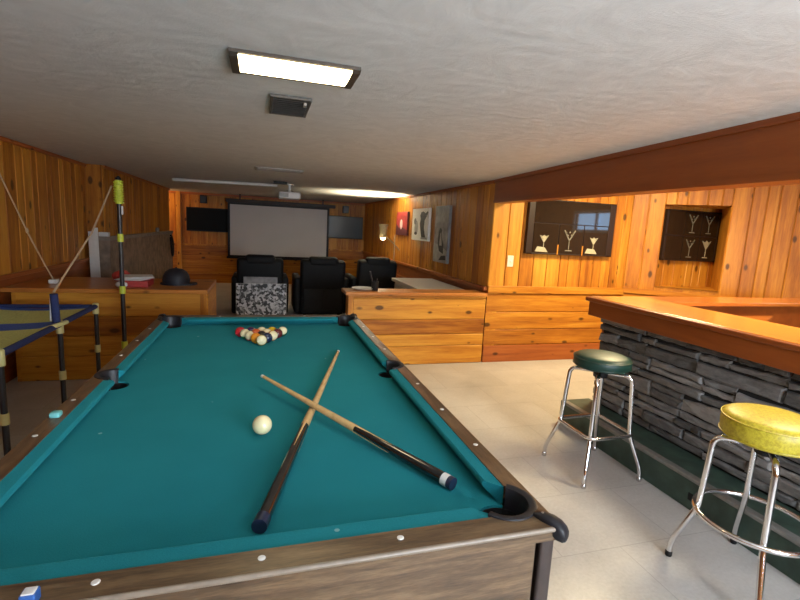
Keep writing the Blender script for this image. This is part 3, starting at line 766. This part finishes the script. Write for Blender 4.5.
# hung cabinet on the far nook wall
X0, X1, Z0, Z1 = 2.70, 3.805, 1.21, 1.80; YF = YN - .055
t = thing('glass_cabinet', ((X0 + X1) / 2, YN - .03, Z0), 'wide dark wall cabinet with etched cocktail glasses and a blue window reflected in it', 'cabinet')
m = MB(); m.box((X0, YF + .012, Z0), (X1, YN - .005, Z1)); m.build('back', 'case_dark', t)
m = MB()
for lo, hi in (((X0, YF, Z0), (X1, YF + .016, Z0 + .014)), ((X0, YF, Z1 - .014), (X1, YF + .016, Z1)), ((X0, YF, Z0), (X0 + .07, YF + .016, Z1)), ((X1 - .075, YF, Z0), (X1, YF + .016, Z1))): m.box(lo, hi, .003)
m.build('frame', 'case_dark', t)
ZM = Z0 + .335
m = MB(); m.box((X0 + .07, YF + .004, ZM + .006), (X1 - .075, YF + .012, Z1 - .014)); m.build('upper_pane', 'mirror', t)
w_ = (X1 - X0 - .145) / 3
for k in range(3):
    a = X0 + .07 + k * w_; m = MB(); m.box((a + .006, YF + .004, Z0 + .014), (a + w_ - .006, YF + .012, ZM - .004)); pane = m.build('lower_pane', 'mirror', t)
    m = MB(); martini(m, (a + w_ / 2 - .02, YF + .004, Z0 + .045), (1, 0, 0), .23 if k == 1 else .17, (0, -1, 0), 0 if k == 1 else 1)
    m.build('etched_glass', 'etch_dim' if k == 1 else 'etch', pane)
    if k != 1:
        m = MB(); m.loft([[Vector((a + x * w_, YF + .004 - d, Z0 + z)) for x, z in ((.12, .03), (.62, .025), (.5, .075), (.2, .085))] for d in (0, .002)]); m.build('etched_tray', 'etch', pane)
    if k:
        m = MB(); m.box((a - .007, YF - .002, Z0), (a + .007, YF + .014, Z0 + .11 if k else ZM), .002); m.build('divider', 'pine_v', t)
# panel in the niche
pY = NB - .05; X0, X1, Z0, Z1 = bl.x + .02, br_.x - .05, 1.205, 1.785
t = thing('glass_cabinet', ((X0 + X1) / 2, NB - .03, Z0), 'smaller dark glass cabinet set inside the recessed niche above the bar', 'cabinet')
m = MB(); m.box((X0, pY + .010, Z0), (X1, NB - .01, Z1)); m.build('back', 'case_dark', t)
m = MB()
for lo, hi in (((X0, pY, Z0), (X1, pY + .014, Z0 + .012)), ((X0, pY, Z1 - .012), (X1, pY + .014, Z1)), ((X0, pY, Z0), (X0 + .03, pY + .014, Z1)), ((X1 - .03, pY, Z0), (X1, pY + .014, Z1)), ((X0, pY, 1.487), (X1, pY + .014, 1.50))): m.box(lo, hi, .002)
m.build('frame', 'case_dark', t)
w_ = (X1 - X0 - .06) / 3
for r_ in range(2):
    for k in range(3):
        a = X0 + .03 + k * w_; zb = (Z0 + .012, 1.50)[r_]; zt = (1.487, Z1 - .012)[r_]
        m = MB(); m.box((a + .004, pY + .004, zb + .002), (a + w_ - .004, pY + .010, zt - .002)); pane = m.build('pane', 'mirror', t)
        if k:
            m = MB(); martini(m, (a + w_ * .45, pY + .004, zb + .03), (1, 0, 0), .21, (0, -1, 0), 1 if (r_ == 0 and k == 2) else 0); m.build('etched_glass', 'etch' if (r_ == 0 and k == 2) else 'etch_dim', pane)
# switch
t = thing('light_switch', (2.552, YN, 1.06), 'ivory light switch plate on the pine wall left of the wide cabinet', 'switch')
m = MB(); m.box((2.517, YN - .008, 1.06), (2.587, YN, 1.18), .003); m.build('plate', 'offwhite', t)
m = MB(); m.box((2.546, YN - .017, 1.108), (2.558, YN - .007, 1.132), .002); m.build('toggle', 'white', t)

# ================================================================== CEILING FITTINGS
t = thing('ceiling_light', (.105, 1.835, CEIL - .075), 'lit fluorescent ceiling light with brown ends above the pool table', 'ceiling light')
x0, x1, y0, y1 = -.115, .325, 1.705, 1.935
for a, b_ in ((x0, x0 + .028), (x1 - .028, x1)):
    m = MB(); m.prism([(y0, CEIL - .001), (y1, CEIL - .001), (y1, CEIL - .012), (y1 - .02, CEIL - .020), (y0 + .02, CEIL - .020), (y0, CEIL - .012)], a, b_, lambda p, z: (z, p[0], p[1])); m.build('end_cap', 'bronze', t)
m = MB(); m.box((x0 + .028, y0, CEIL - .011), (x1 - .028, y1, CEIL - .001)); m.build('housing', 'bronze', t)
m = MB(); n = 14
prof = [(y0 + .012 + (y1 - y0 - .024) * i / n, CEIL - .008 - .015 * math.sin(PI * i / n) ** .55) for i in range(n + 1)]
m.prism(prof, x0 + .029, x1 - .029, lambda p, z: (z, p[0], p[1])); m.build('diffuser', 'diffuser', t, smooth=True)

t = thing('air_vent', (.115, 2.37, CEIL - .012), 'dark louvred air vent in the ceiling just beyond the lit fixture', 'air vent', 'ceiling vents')
x0, x1, y0, y1 = .022, .203, 2.20, 2.545
m = MB(); m.box((x0 + .01, y0 + .01, CEIL - .006), (x1 - .01, y1 - .01, CEIL - .0005)); m.build('backing', 'vent_dark', t)
m = MB()
for lo, hi in (((x0, y0, CEIL - .014), (x1, y0 + .018, CEIL - .001)), ((x0, y1 - .018, CEIL - .014), (x1, y1, CEIL - .001)), ((x0, y0, CEIL - .014), (x0 + .014, y1, CEIL - .001)), ((x1 - .014, y0, CEIL - .014), (x1, y1, CEIL - .001))): m.box(lo, hi, .002)
m.build('frame', 'vent', t)
for i in range(9):
    y = y0 + .035 + i * .034; m = MB(); m.box((x0 + .012, y - .011, CEIL - .012), (x1 - .012, y + .011, CEIL - .010), rot=Matrix.Rotation(.5, 3, 'X')); m.build('louvre', 'vent', t)
m = MB(); m.box((x1 - .035, y0 + .03, CEIL - .028), (x1 - .022, y0 + .07, CEIL - .012), .002); m.build('lever', 'vent_pale', t)

t = thing('air_vent', (.15, 2.94, CEIL - .012), 'slim pale ceiling register nearer the projector', 'air vent', 'ceiling vents')
t.location = (.135, 5.2, CEIL - .012)
x0, x1, y0, y1 = -.10, .40, 5.08, 5.33
m = MB()
for lo, hi in (((x0, y0, CEIL - .012), (x1, y0 + .035, CEIL - .001)), ((x0, y1 - .035, CEIL - .012), (x1, y1, CEIL - .001)), ((x0, y0, CEIL - .012), (x0 + .03, y1, CEIL - .001)), ((x1 - .03, y0, CEIL - .012), (x1, y1, CEIL - .001))): m.box(lo, hi, .002)
m.build('frame', 'vent_pale', t)
m = MB(); m.box((x0 + .02, y0 + .02, CEIL - .005), (x1 - .02, y1 - .02, CEIL - .001)); m.build('backing', 'vent_dark', t)
for i in range(6):
    y = y0 + .05 + i * .03; m = MB(); m.box((x0 + .03, y - .010, CEIL - .011), (x1 - .03, y + .010, CEIL - .009), rot=Matrix.Rotation(-.4, 3, 'X')); m.build('louvre', 'vent_pale', t)

m = MB(); m.tube([(-1.26, 7.45, CEIL - .022), (.18, 7.13, CEIL - .022)], .021, 12); tag(m.build('ceiling_conduit', 'white', smooth=True), 'long white tube fixed along the ceiling towards the projector', 'conduit')
m = MB(); m.box((.12, 6.62, CEIL - .03), (.30, 6.75, CEIL - .001), .004); tag(m.build('ceiling_box', 'black'), 'small black box on the ceiling just before the projector', 'box')
t = thing('projector', (.36, 7.0, 1.74), 'white projector hanging from the ceiling before the screen', 'projector')
m = MB(); m.box((.20, 6.86, 1.745), (.50, 7.12, 1.84), .018, 3); m.build('body', 'white', t, smooth=True)
m = MB(); m.lathe([(.03, 0), (.036, .005), (.036, .035), (.026, .04)], (.42, 7.115, 1.79), 24, axis=(0, 1, 0)); m.build('lens', 'tv', t, smooth=True)
m = MB(); m.tube([(.35, 6.99, 1.83), (.35, 6.99, CEIL - .012)], .018, 12); m.build('mount_pole', 'white', t)
m = MB(); m.lathe([(.06, CEIL - .016), (.06, CEIL - .001)], (.35, 6.99, 0), 24); m.build('mount_plate', 'white', t)
for a in (.5, 2.0, 3.6, 5.2):
    m = MB(); m.tube([(.35 + .03 * math.cos(a), 6.99 + .03 * math.sin(a), 1.865), (.35 + .11 * math.cos(a), 6.99 + .09 * math.sin(a), 1.838)], .006, 8); m.build('mount_arm', 'lamp_metal', t)
m = MB(); m.box((.215, 6.852, 1.765), (.33, 6.862, 1.82), .002); m.build('vent_grille', 'vent_pale', t)

# ================================================================== SCREEN, TVS, SPEAKERS
SY = 10.55
def at(u, v, Y):      # world point on the plane y = Y behind a pixel (layout aid)
    r = R @ Vector((u - CX, v - CY, FPX)); r = r * (Y / r.y); return Vector((r.x, r.y, r.z + CAMH))
a, b_ = at(230, 204, SY), at(326, 258, SY)
t = thing('projection_screen', ((a.x + b_.x) / 2, SY, .6), 'pale grey projection screen with black borders hanging at the end of the room', 'screen')
m = MB(); m.box((a.x, SY - .003, b_.z), (b_.x, SY + .001, a.z)); m.build('fabric', 'screen', t)
m = MB()
for lo, hi in (((a.x - .05, SY - .002, b_.z - .04), (a.x, SY + .003, a.z + .06)), ((b_.x, SY - .002, b_.z - .04), (b_.x + .05, SY + .003, a.z + .06)), ((a.x, SY - .002, b_.z - .04), (b_.x, SY + .003, b_.z)), ((a.x, SY - .002, a.z), (b_.x, SY + .003, a.z + .06))): m.box(lo, hi)
m.build('border', 'black', t)
m = MB(); m.box((a.x - .09, SY - .05, a.z + .04), (b_.x + .18, SY + .05, a.z + .115), .012); m.build('roller_case', 'case_dark', t)
m = MB(); m.tube([(a.x - .07, SY, b_.z - .05), (b_.x + .07, SY, b_.z - .05)], .022, 12); m.build('bottom_bar', 'black', t)
for x in (a.x + .2, b_.x - .1):
    m = MB(); m.box((x - .015, SY - .01, a.z + .11), (x + .015, SY + .01, CEIL - .001)); m.build('hanger', 'case_dark', t)
def tv(x0, x1, z0, z1, label, mt):
    t = thing('television', ((x0 + x1) / 2, YE - .06, z0), label, 'television', 'wall televisions beside the screen')
    m = MB(); m.box((x0, YE - .085, z0), (x1, YE - .035, z1), .006); m.build('casing', 'black', t)
    m = MB(); m.box((x0 + .018, YE - .089, z0 + .025), (x1 - .018, YE - .084, z1 - .018)); m.build('panel', mt, t)
    m = MB(); m.box(((x0 + x1) / 2 - .15, YE - .036, z0 + .12), ((x0 + x1) / 2 + .15, YE - .012, z1 - .12)); m.build('bracket', 'black', t)
tv(-1.60, -.68, 1.13, 1.64, 'black wall television left of the projection screen', 'tv')
tv(1.36, 2.26, 1.11, 1.63, 'wall television right of the projection screen with a pale sheen', 'tv2')
def speaker(x, z, label):
    t = thing('speaker', (x, YE - .08, z), label, 'speaker', 'small wall speakers')
    m = MB(); m.box((x - .07, YE - .16, z), (x + .07, YE - .04, z + .17), .012); m.build('cabinet', 'black', t)
    m = MB(); m.box((x - .058, YE - .166, z + .012), (x + .058, YE - .158, z + .158), .003); m.build('grille', 'tube', t)
    m = MB(); m.box((x - .02, YE - .05, z + .06), (x + .02, YE - .012, z + .1)); m.build('bracket', 'black', t)
speaker(-1.25, 1.73, 'small black speaker high on the end wall above the left television')
speaker(1.83, 1.70, 'small black speaker high on the end wall above the right television')

# ================================================================== RECLINERS
def recliner(cx, y, w, top, label):
    t = thing('recliner', (cx, y, 0), label, 'recliner', 'black theatre recliners')
    h = w / 2
    m = MB(); m.box((cx - h + .02, y + .02, .05), (cx + h - .02, y + .78, .36), .04, 3); m.build('base', 'leather', t, smooth=True)
    m = MB(); m.box((cx - h + .12, y + .18, .34), (cx + h - .12, y + .80, .50), .05, 3); m.build('seat', 'leather', t, smooth=True)
    rot = Matrix.Rotation(-.10, 3, 'X')
    m = MB(); m.box((cx - h + .015, y + .01, .30), (cx + h - .015, y + .20, top), .05, 4, rot=Matrix.Rotation(.10, 3, 'X'), piv=(cx, y + .1, .3)); back = m.build('backrest', 'leather', t, smooth=True)
    m = MB(); m.box((cx - h + .06, y - .005, .12), (cx + h - .06, y + .03, .47), .012, 3); m.build('back_flap', 'leather2', t, smooth=True)
    m = MB(); m.box((cx - h + .13, y - .05, top - .10), (cx + h - .13, y + .12, top + .045), .05, 4); m.build('headrest', 'leather', t, smooth=True)
    m = MB(); m.tube([(cx + .02, y - .006, .15), (cx + .02, y - .007, .46)], .004, 6); m.build('seam', 'leather2', back)
    for s in (-1, 1):
        m = MB(); m.box((cx + s * (h + .01) - .055, y + .10, .05), (cx + s * (h + .01) + .055, y + .86, .60), .035, 3); arm = m.build('armrest', 'leather', t, smooth=True)
        m = MB(); m.lathe([(.032, .597), (.04, .603), (.036, .604), (.03, .599)], (cx + s * (h + .01), y + .60, 0), 20); m.build('cup_holder', 'chrome_worn', arm)
    for sx in (-1, 1):
        for sy in (.08, .70):
            m = MB(); m.lathe([(.02, 0), (.025, .055)], (cx + sx * (h - .09), y + sy, 0), 14); m.build('foot', 'black', t)
recliner(-.045, 6.95, .68, .885, 'black leather recliner behind the leaning crowd picture, leftmost of three')
recliner(.86, 6.95, .70, .885, 'black leather recliner in the middle of the row, below the screen corner')
recliner(1.735, 7.10, .66, .895, 'black leather recliner on the right, beside the floor lamp')

# ================================================================== PICTURES
def lean_print(x0, x1, y, zt, lean, label, mt, mt2):
    t = thing('canvas_print', ((x0 + x1) / 2, y, 0), label, 'picture', 'canvas prints leaning on the recliner')
    rot = Matrix.Rotation(-lean, 3, 'X')
    m = MB(); m.box((x0, y, .002), (x1, y + .03, zt), .003, rot=rot, piv=(x0, y, 0)); m.build('canvas', mt2, t)
    m = MB(); m.box((x0 + .002, y - .003, .004), (x1 - .002, y + .001, zt - .002), rot=rot, piv=(x0, y, 0)); m.build('picture_face', mt, t)
lean_print(-.36, .31, 6.55, .56, .12, 'black and white crowd photograph canvas leaning in front of the left recliner', 'crowd', 'print_white')
lean_print(-.27, .19, 6.70, .635, .10, 'dim grey canvas half hidden behind the crowd photograph', 'grey_print', 'print_mid')

def wallpic(name, y0, y1, z0, z1, label, mt, draw, edge='print_white'):
    t = thing(name, (XR, (y0 + y1) / 2, z0), label, 'picture', 'prints on the right pine wall')
    m = MB(); m.box((XR - .036, y0, z0), (XR - .001, y1, z1), .003); m.build('canvas', edge, t)
    m = MB(); m.box((XR - .038, y0 + .004, z0 + .004), (XR - .0355, y1 - .004, z1 - .004)); m.build('picture_face', mt, t)
    def shape(nm, mat, pts, d):
        # pts in unit square: u from left (far end) to right (near end), v up
        m = MB(); A = [Vector((XR - .038, y1 - (y1 - y0) * u, z0 + (z1 - z0) * v)) for u, v in pts]
        m.loft([A, [p - Vector((d, 0, 0)) for p in A]]); m.build(nm, mat, t)
    draw(shape); return t
def blob(cx, cy, rx, ry, n=16, rot=0): return [(cx + rx * math.cos(2 * PI * i / n) * math.cos(rot) - ry * math.sin(2 * PI * i / n) * math.sin(rot), cy + rx * math.cos(2 * PI * i / n) * math.sin(rot) + ry * math.sin(2 * PI * i / n) * math.cos(rot)) for i in range(n)]
def d_white(s):
    s('dark_bird', 'print_black', [(.50, .78), (.56, .88), (.68, .90), (.80, .84), (.92, .90), (.95, .86), (.86, .74), (.76, .62), (.74, .40), (.80, .22), (.86, .10), (.62, .10), (.56, .30), (.50, .52), (.54, .68)], .002)
    s('pale_bird', 'print_grey', blob(.28, .40, .11, .22), .0018)
    s('bird_head', 'print_mid', blob(.20, .60, .07, .10), .0026)
    s('bird_tail', 'print_black', blob(.26, .22, .09, .05), .0026)
    s('feet', 'print_grey', [(.58, .05), (.95, .05), (.92, .11), (.60, .11)], .003)
wallpic('wall_print', 6.34, 7.12, 1.245, 1.725, 'white wall print with black and grey bird shapes, middle of three on the right wall', 'print_white', d_white)
def d_red(s):
    s('dark_field', 'print_dark', [(0, 0), (1, 0), (1, .22), (.6, .34), (.3, .3), (0, .5)], .0018)
    s('figure', 'print_white', blob(.48, .46, .12, .22), .0024); s('flare', 'print_red', blob(.7, .75, .2, .16), .0022)
wallpic('wall_print', 7.40, 8.05, 1.30, 1.695, 'small red wall print with a white figure, farthest of the three', 'print_red', d_red, 'print_dark')
def d_grey(s):
    s('pale_ground', 'print_grey', [(0, 0), (1, 0), (1, .22), (.5, .30), (0, .34)], .0018)
    s('figure_dark', 'print_black', [(.30, .40), (.36, .56), (.46, .62), (.56, .58), (.58, .46), (.72, .30), (.74, .16), (.44, .20), (.34, .30)], .0022)
    s('figure_pale', 'print_grey', [(.42, .30), (.46, .50), (.52, .54), (.56, .44), (.62, .30)], .0028)
    s('dark_foot', 'print_black', [(.45, .04), (.95, .06), (.9, .14), (.6, .12)], .0026)
wallpic('wall_print', 5.58, 6.08, .985, 1.735, 'tall grey photographic wall print, nearest of the three on the right wall', 'grey_print', d_grey, 'print_mid')

# ================================================================== FLOOR LAMP
LX, LY = 2.20, 7.85
t = thing('floor_lamp', (LX, LY, 0), 'slim floor lamp with lit conical shade on a long arm beside the right recliner', 'floor lamp')
m = MB(); m.lathe([(.13, 0), (.13, .015), (.05, .03), (.012, .035)], (LX, LY, 0), 28); m.build('base', 'lamp_metal', t, smooth=True)
m = MB(); m.tube([(LX, LY, .03), (LX, LY, 1.30)], .009, 10); m.build('pole', 'lamp_metal', t, smooth=True)
A = at(383, 237, LY - .2); S = Vector((A.x - .0, LY - .2, 1.33))
m = MB(); m.tube([(LX + .12, LY + .05, 1.02), (LX, LY, 1.13), (S.x + .02, S.y, 1.29)], .008, 10); m.build('arm', 'lamp_metal', t, smooth=True)
m = MB()
m.lathe([(.075, 1.24), (.055, 1.30), (.068, 1.40), (.085, 1.47), (.080, 1.47), (.062, 1.40), (.049, 1.305), (.069, 1.245)], (S.x, S.y, 0), 28); sh = m.build('lamp_shade', 'lamp_shade', t, smooth=True)
m = MB(); m.sphere((S.x, S.y, 1.245), .042, 20, 12); m.build('bulb', 'lampglow', t)

# white table against the right wall
t = thing('white_cabinet', (1.99, 5.4, 0), 'low white cabinet behind the half wall under the wall prints', 'cabinet')
m = MB(); m.box((1.68, 4.80, .70), (2.268, 6.05, .74), .004); m.build('top', 'white', t)
m = MB(); m.box((1.72, 4.84, .06), (2.262, 6.0, .70)); m.build('body', 'white', t)
for k in range(3):
    y = 4.86 + k * .38; m = MB(); m.box((1.706, y, .10), (1.722, y + .36, .67), .004); d = m.build('door', 'white', t)
    m = MB(); m.box((1.69, y + .30, .42), (1.707, y + .315, .52), .003); m.build('handle', 'chrome_worn', d)
m = MB(); m.box((1.76, 4.87, 0), (2.25, 5.97, .06)); m.build('plinth', 'black', t)

# on the right half wall
t = thing('pen_holder', (1.085, 4.53, .77), 'black pen holder with one pen on the right half wall ledge', 'pen holder')
m = MB(); m.lathe([(.032, .77), (.034, .774), (.036, .865), (.033, .865), (.031, .78)], (1.085, 4.53, 0), 20); m.build('cup', 'black', t, smooth=True)
m = MB(); m.tube([(1.075, 4.53, .785), (1.028, 4.525, .965)], .007, 8); m.build('pen', 'tube', t)
m = MB(); m.tube([(1.095, 4.535, .785), (1.108, 4.54, .895)], .006, 8); m.build('pencil', 'tube', t)
m = MB(); m.lathe([(.05, .7705), (.085, .776), (.115, .790), (.112, .792), (.08, .780), (.004, .776)], (.97, 4.575, 0), 32); tag(m.build('dish', 'white', smooth=True), 'shallow white dish behind the pen holder on the ledge', 'dish')

# ================================================================== LEFT SIDE
# low stone block along the left wall
t = thing('stone_ledge', (-1.70, 8.25, 0), 'long low grey-brown stone ledge along the left wall beyond the pine half wall', 'ledge')
m = MB(); m.box((XJ + .004, 6.20, 0), (-1.74, 10.1, 1.09)); m.box((-1.915, 6.20, 0), (XJ + .01, 6.262, 1.09)); m.build('stone_body', 'brick', t)
m = MB(); m.box((XJ + .004, 6.18, 1.09), (-1.725, 10.12, 1.135), .004); m.box((-1.915, 6.18, 1.09), (XJ + .02, 6.262, 1.135), .004); m.build('cap', 'brick_cap', t)
m = MB(); m.box((-1.85, 6.19, 1.1355), (-1.745, 6.25, 1.185), .006); tag(m.build('white_box', 'paper'), 'small white box on the near end of the stone ledge', 'box')
m = MB(); m.lathe([(.025, 1.1355), (.033, 1.16), (.03, 1.20), (.02, 1.21)], (-1.762, 8.9, 0), 16); tag(m.build('jar', 'brick_cap', smooth=True), 'small grey jar on the far end of the stone ledge', 'jar')
m = MB(); m.tube(smooth_path([(-1.710, 9.75, 1.02), (-1.695, 9.72, .9), (-1.690, 9.75, .72), (-1.695, 9.86, .66), (-1.700, 9.95, .74), (-1.700, 9.93, .92), (-1.710, 9.86, 1.04), (-1.715, 9.80, 1.05)]), .016, 8); tag(m.build('strap', 'black', smooth=True), 'black strap loop hanging at the far end of the stone ledge', 'strap')
for k, (dx_, zt, lb) in enumerate(((-.0, 1.19, 'white trim board leaning on the stone ledge, shorter one on the outside'), (.058, 1.235, 'taller white trim board leaning on the stone ledge end'))):
    m = MB(); m.box((-1.925 + dx_, 6.13 - .03 * k, .001), (-1.875 + dx_, 6.145 - .03 * k, zt), .003, rot=Matrix.Rotation(-.035, 3, 'X') @ Matrix.Rotation(-.02, 3, 'Y'), piv=(-1.90 + dx_, 6.14 - .03 * k, 0))
    tag(m.build('trim_board', 'white'), lb, 'board', 'white boards leaning by the left wall')

# clutter on the left half wall
ZL = .785
t = thing('helmet', (-.77, 4.66, ZL), 'dark rounded helmet with a short brim on the left half wall', 'helmet')
m = MB()
prof = [(.115, ZL + .012), (.118, ZL + .04), (.112, ZL + .08), (.092, ZL + .118), (.06, ZL + .14), (.02, ZL + .149), (.003, ZL + .15)]
m.lathe(prof, (-.78, 4.68, 0), 32); m.build('shell', 'navy', t, smooth=True)
m = MB(); pts = [(-.78 + .135 * math.cos(a), 4.68 + .125 * math.sin(a)) for a in [2 * PI * i / 32 for i in range(32)]]
pts = [(x + (.045 if x > -.70 else 0), y) for x, y in pts]
m.prism(pts, ZL + .001, ZL + .014); m.build('brim', 'navy', t)
m = MB(); m.sphere((-.78, 4.68, ZL + .150), .010); m.build('button', 'navy', t)
m = MB(); m.box((-1.15, 4.42, ZL + .0005), (-.965, 4.66, ZL + .055), .004); tag(m.build('flat_box', 'red'), 'flat red box under the white papers on the left half wall', 'box')
m = MB()
for i in range(5):
    m.box((-1.21 + i * .006, 4.44 + i * .004, ZL + .056 + i * .006), (-.985 + i * .007, 4.70 - i * .004, ZL + .0605 + i * .006), .001, rot=Matrix.Rotation(.12 * (i - 2), 3, 'Z'))
tag(m.build('paper_stack', 'paper'), 'loose white papers stacked on the flat red box', 'papers')
def bag(x, y, sx, sy, sz, mat, label, seed):
    random.seed(seed); m = MB(); vs = m.sphere((x, y, ZL + sz), 1, 20, 12, (sx, sy, sz))
    for v in vs:
        d = 1 + random.uniform(-.09, .09); v.co = Vector((x + (v.co.x - x) * d, y + (v.co.y - y) * d, max(ZL + .001, ZL + sz + (v.co.z - ZL - sz) * d)))
    return tag(m.build('bag', mat), label, 'bag', 'crumpled bags on the left half wall')
bag(-1.25, 4.76, .075, .09, .055, 'red', 'crumpled red bag behind the black game pole on the left half wall', 3)
bag(-1.155, 4.385, .045, .035, .028, 'paper', 'small crumpled white wrapper at the front edge of the left half wall', 5)

# game frame with striped net
FXr, FXl, FY0, FY1, FZ = -1.19, -1.88, 2.54, 3.85, .72
t = thing('net_game', (-1.52, 3.2, 0), 'tube game frame with navy and green striped net beside the pool table', 'game frame')
ym = 3.215
def tb(nm, a, b_, r_, mt, par=None):
    m = MB(); m.tube([a, b_], r_, 12); return m.build(nm, mt, par or t, smooth=True)
for x in (FXr, FXl): tb('side_tube', (x, FY0, FZ), (x, FY1, FZ), .018, 'navy_sleeve')
for y in (FY0, FY1): tb('end_tube', (FXl, y, FZ), (FXr, y, FZ), .014, 'navy_sleeve')
for (y0, y1, mt) in ((FY0, FY0 + .11, 'blue_net'), (FY0 + .11, ym - .10, 'green_net'), (ym - .10, ym + .10, 'blue_net'), (ym + .10, FY1 - .09, 'green_net'), (FY1 - .09, FY1, 'blue_net')):
    m = MB(); n = 6
    for k in range(n):     # a gently sagging strip
        pass
    A = []
    for i in range(n + 1):
        x = FXl + (FXr - FXl) * i / n; z = FZ - .02 * math.sin(PI * i / n); A.append([Vector((x, y0, z)), Vector((x, y1, z)), Vector((x, y1, z + .003)), Vector((x, y0, z + .003))])
    m.loft(A); m.build('net_panel', mt, t)
for x in (FXr, FXl):
    for y in (FY0, ym, FY1):
        lg = tb('leg', (x, y, 0), (x, y, FZ - .015), .0145, 'tube')
        m = MB(); m.lathe([(.0205, FZ - .055), (.0205, FZ + .018), (.015, FZ + .024)], (x, y, 0), 14); m.build('elbow_joint', 'pale_joint', lg, smooth=True)
        for z in (.40,): 
            m = MB(); m.lathe([(.019, z - .028), (.019, z + .028)], (x, y, 0), 14); m.build('collar', 'pale_joint', lg, smooth=True)
tb('centre_post', (FXr, ym - .04, FZ + .02), (FXr + .0, ym - .055, .915), .021, 'navy_sleeve')
tb('white_cord', (FXr - .03, ym - .04, FZ + .03), (FXr - .02, ym - .05, .90), .004, 'white')
m = MB(); m.tube(bez([(FXr - .10, ym - .10, FZ - .03), (FXr - .03, ym - .14, FZ - .0), (FXr + .03, ym - .08, FZ + .015), (FXr + .03, ym + .02, FZ + .01)], .04), .013, 10); m.build('clip', 'pale_joint', t, smooth=True)
# pole with spiral
PX, PY = -1.075, 4.10
t = thing('game_pole', (PX, PY, 0), 'tall black game pole with yellow spiral top standing behind the striped net', 'game pole')
m = MB(); m.tube([(PX, PY, .01), (PX, PY, 1.50)], .0165, 14); m.build('pole', 'tube', t, smooth=True)
for z in (.36, .81, 1.22):
    m = MB(); m.lathe([(.0225, z - .03), (.0225, z + .03)], (PX, PY, 0), 16); m.build('collar', 'lime', t, smooth=True)
m = MB(); m.lathe([(.024, 1.48), (.026, 1.485), (.026, 1.655), (.012, 1.665)], (PX, PY, 0), 20); m.build('spiral_core', 'lime', t, smooth=True)
m = MB(); m.tube([(PX + .031 * math.cos(2 * PI * i / 14), PY + .031 * math.sin(2 * PI * i / 14), 1.49 + .16 * i / 126) for i in range(127)], .0055, 6); m.build('spiral', 'lime', t, smooth=True)
m = MB(); m.lathe([(.02, 1.66), (.02, 1.675), (.006, 1.69)], (PX, PY, 0), 16); m.build('top_cap', 'black', t, smooth=True)
m = MB(); m.lathe([(.10, 0), (.10, .012), (.03, .03)], (PX, PY, 0), 24); m.build('base', 'black', t, smooth=True)
m = MB(); m.lathe([(.006, 1.40), (.007, 1.41), (.007, 1.46), (.004, 1.465)], (PX + .022, PY - .01, 0), 10); m.build('clip', 'paper', t)
m = MB(); m.tube([(PX - .045, PY - .01, 1.61), (-1.13, 3.65, 1.265), (FXr, ym - .055, .926)], .006, 8); tag(m.build('rope', 'cord', smooth=True), 'tan cord running from the yellow spiral down to the net post', 'cord', 'game cords on the left')
m = MB(); a1 = Vector((-1.928, 4.28, 1.70)); b1 = Vector((-1.735, 4.62, ZL + .03))
m.tube(smooth_path([a1, a1.lerp(b1, .35) + Vector((.0, 0, -.02)), a1.lerp(b1, .6) + Vector((0, 0, -.03)), b1]), .006, 8)
m.sphere(a1.lerp(b1, .5) + Vector((0, 0, -.025)), .012, 10, 8, (1, 1, 1.8)); tag(m.build('rope', 'cord', smooth=True), 'tan cord hanging from the left wall down to a white block', 'cord', 'game cords on the left')
m = MB(); m.box((-1.765, 4.59, ZL + .0005), (-1.70, 4.65, ZL + .035), .006); tag(m.build('cord_weight', 'white'), 'small white block at the end of the wall cord on the left half wall', 'weight')

# ================================================================== LIGHT
def area(name, loc, target, size, power, col, sy=None):
    l = bpy.data.lights.new(name, 'AREA'); l.energy = power; l.color = col; l.size = size
    if sy: l.shape = 'RECTANGLE'; l.size_y = sy
    o = bpy.data.objects.new(name, l); COL.objects.link(o); o.location = loc
    o.rotation_euler = (Vector(target) - Vector(loc)).to_track_quat('-Z', 'Y').to_euler(); return o
def point(name, loc, power, col, r=.05):
    l = bpy.data.lights.new(name, 'POINT'); l.energy = power; l.color = col; l.shadow_soft_size = r
    o = bpy.data.objects.new(name, l); COL.objects.link(o); o.location = loc; return o
WARM = (1.0, .79, .43)
def spot(name, loc, target, power, col, ang, blend=.5, r=.04):
    l = bpy.data.lights.new(name, 'SPOT'); l.energy = power; l.color = col; l.spot_size = math.radians(ang); l.spot_blend = blend; l.shadow_soft_size = r
    o = bpy.data.objects.new(name, l); COL.objects.link(o); o.location = loc
    o.rotation_euler = (Vector(target) - Vector(loc)).to_track_quat('-Z', 'Y').to_euler(); return o
area('bar_ceiling_lamp', (3.35, 3.35, 2.20), (3.35, 3.45, 0), .5, 62, WARM)
area('bar_counter_lamp', (3.0, 1.5, 2.20), (3.0, 1.5, 0), .4, 40, (1, .80, .50))
spot('floor_lamp_uplight', (S.x, S.y, 1.46), (S.x - .25, S.y + .1, 2.4), 190, (1, .84, .56), 128, .8)
point('passage_lamp', (-2.35, 10.6, 1.80), 9, (1, .66, .3), .06)
point('rear_fill', (1.75, -1.0, 1.40), 30, (.93, .96, 1.0), .15)  # added fill behind the camera, no real fixture
spot('rear_ceiling_fill', (1.0, -1.0, 1.30), (.9, -.3, 2.4), 112, (.95, .97, 1.0), 140, .9, .1)  # added unseen spot that brightens the near ceiling

w = bpy.data.worlds.new('world'); SC.world = w; w.use_nodes = True
w.node_tree.nodes['Background'].inputs[0].default_value = (.6, .7, .85, 1); w.node_tree.nodes['Background'].inputs[1].default_value = .15
vs = SC.view_settings
SC.display_settings.display_device = 'sRGB'; vs.view_transform = 'Standard'; vs.look = 'None'; vs.gamma = 1; vs.use_curve_mapping = False
vs.exposure = 0.55
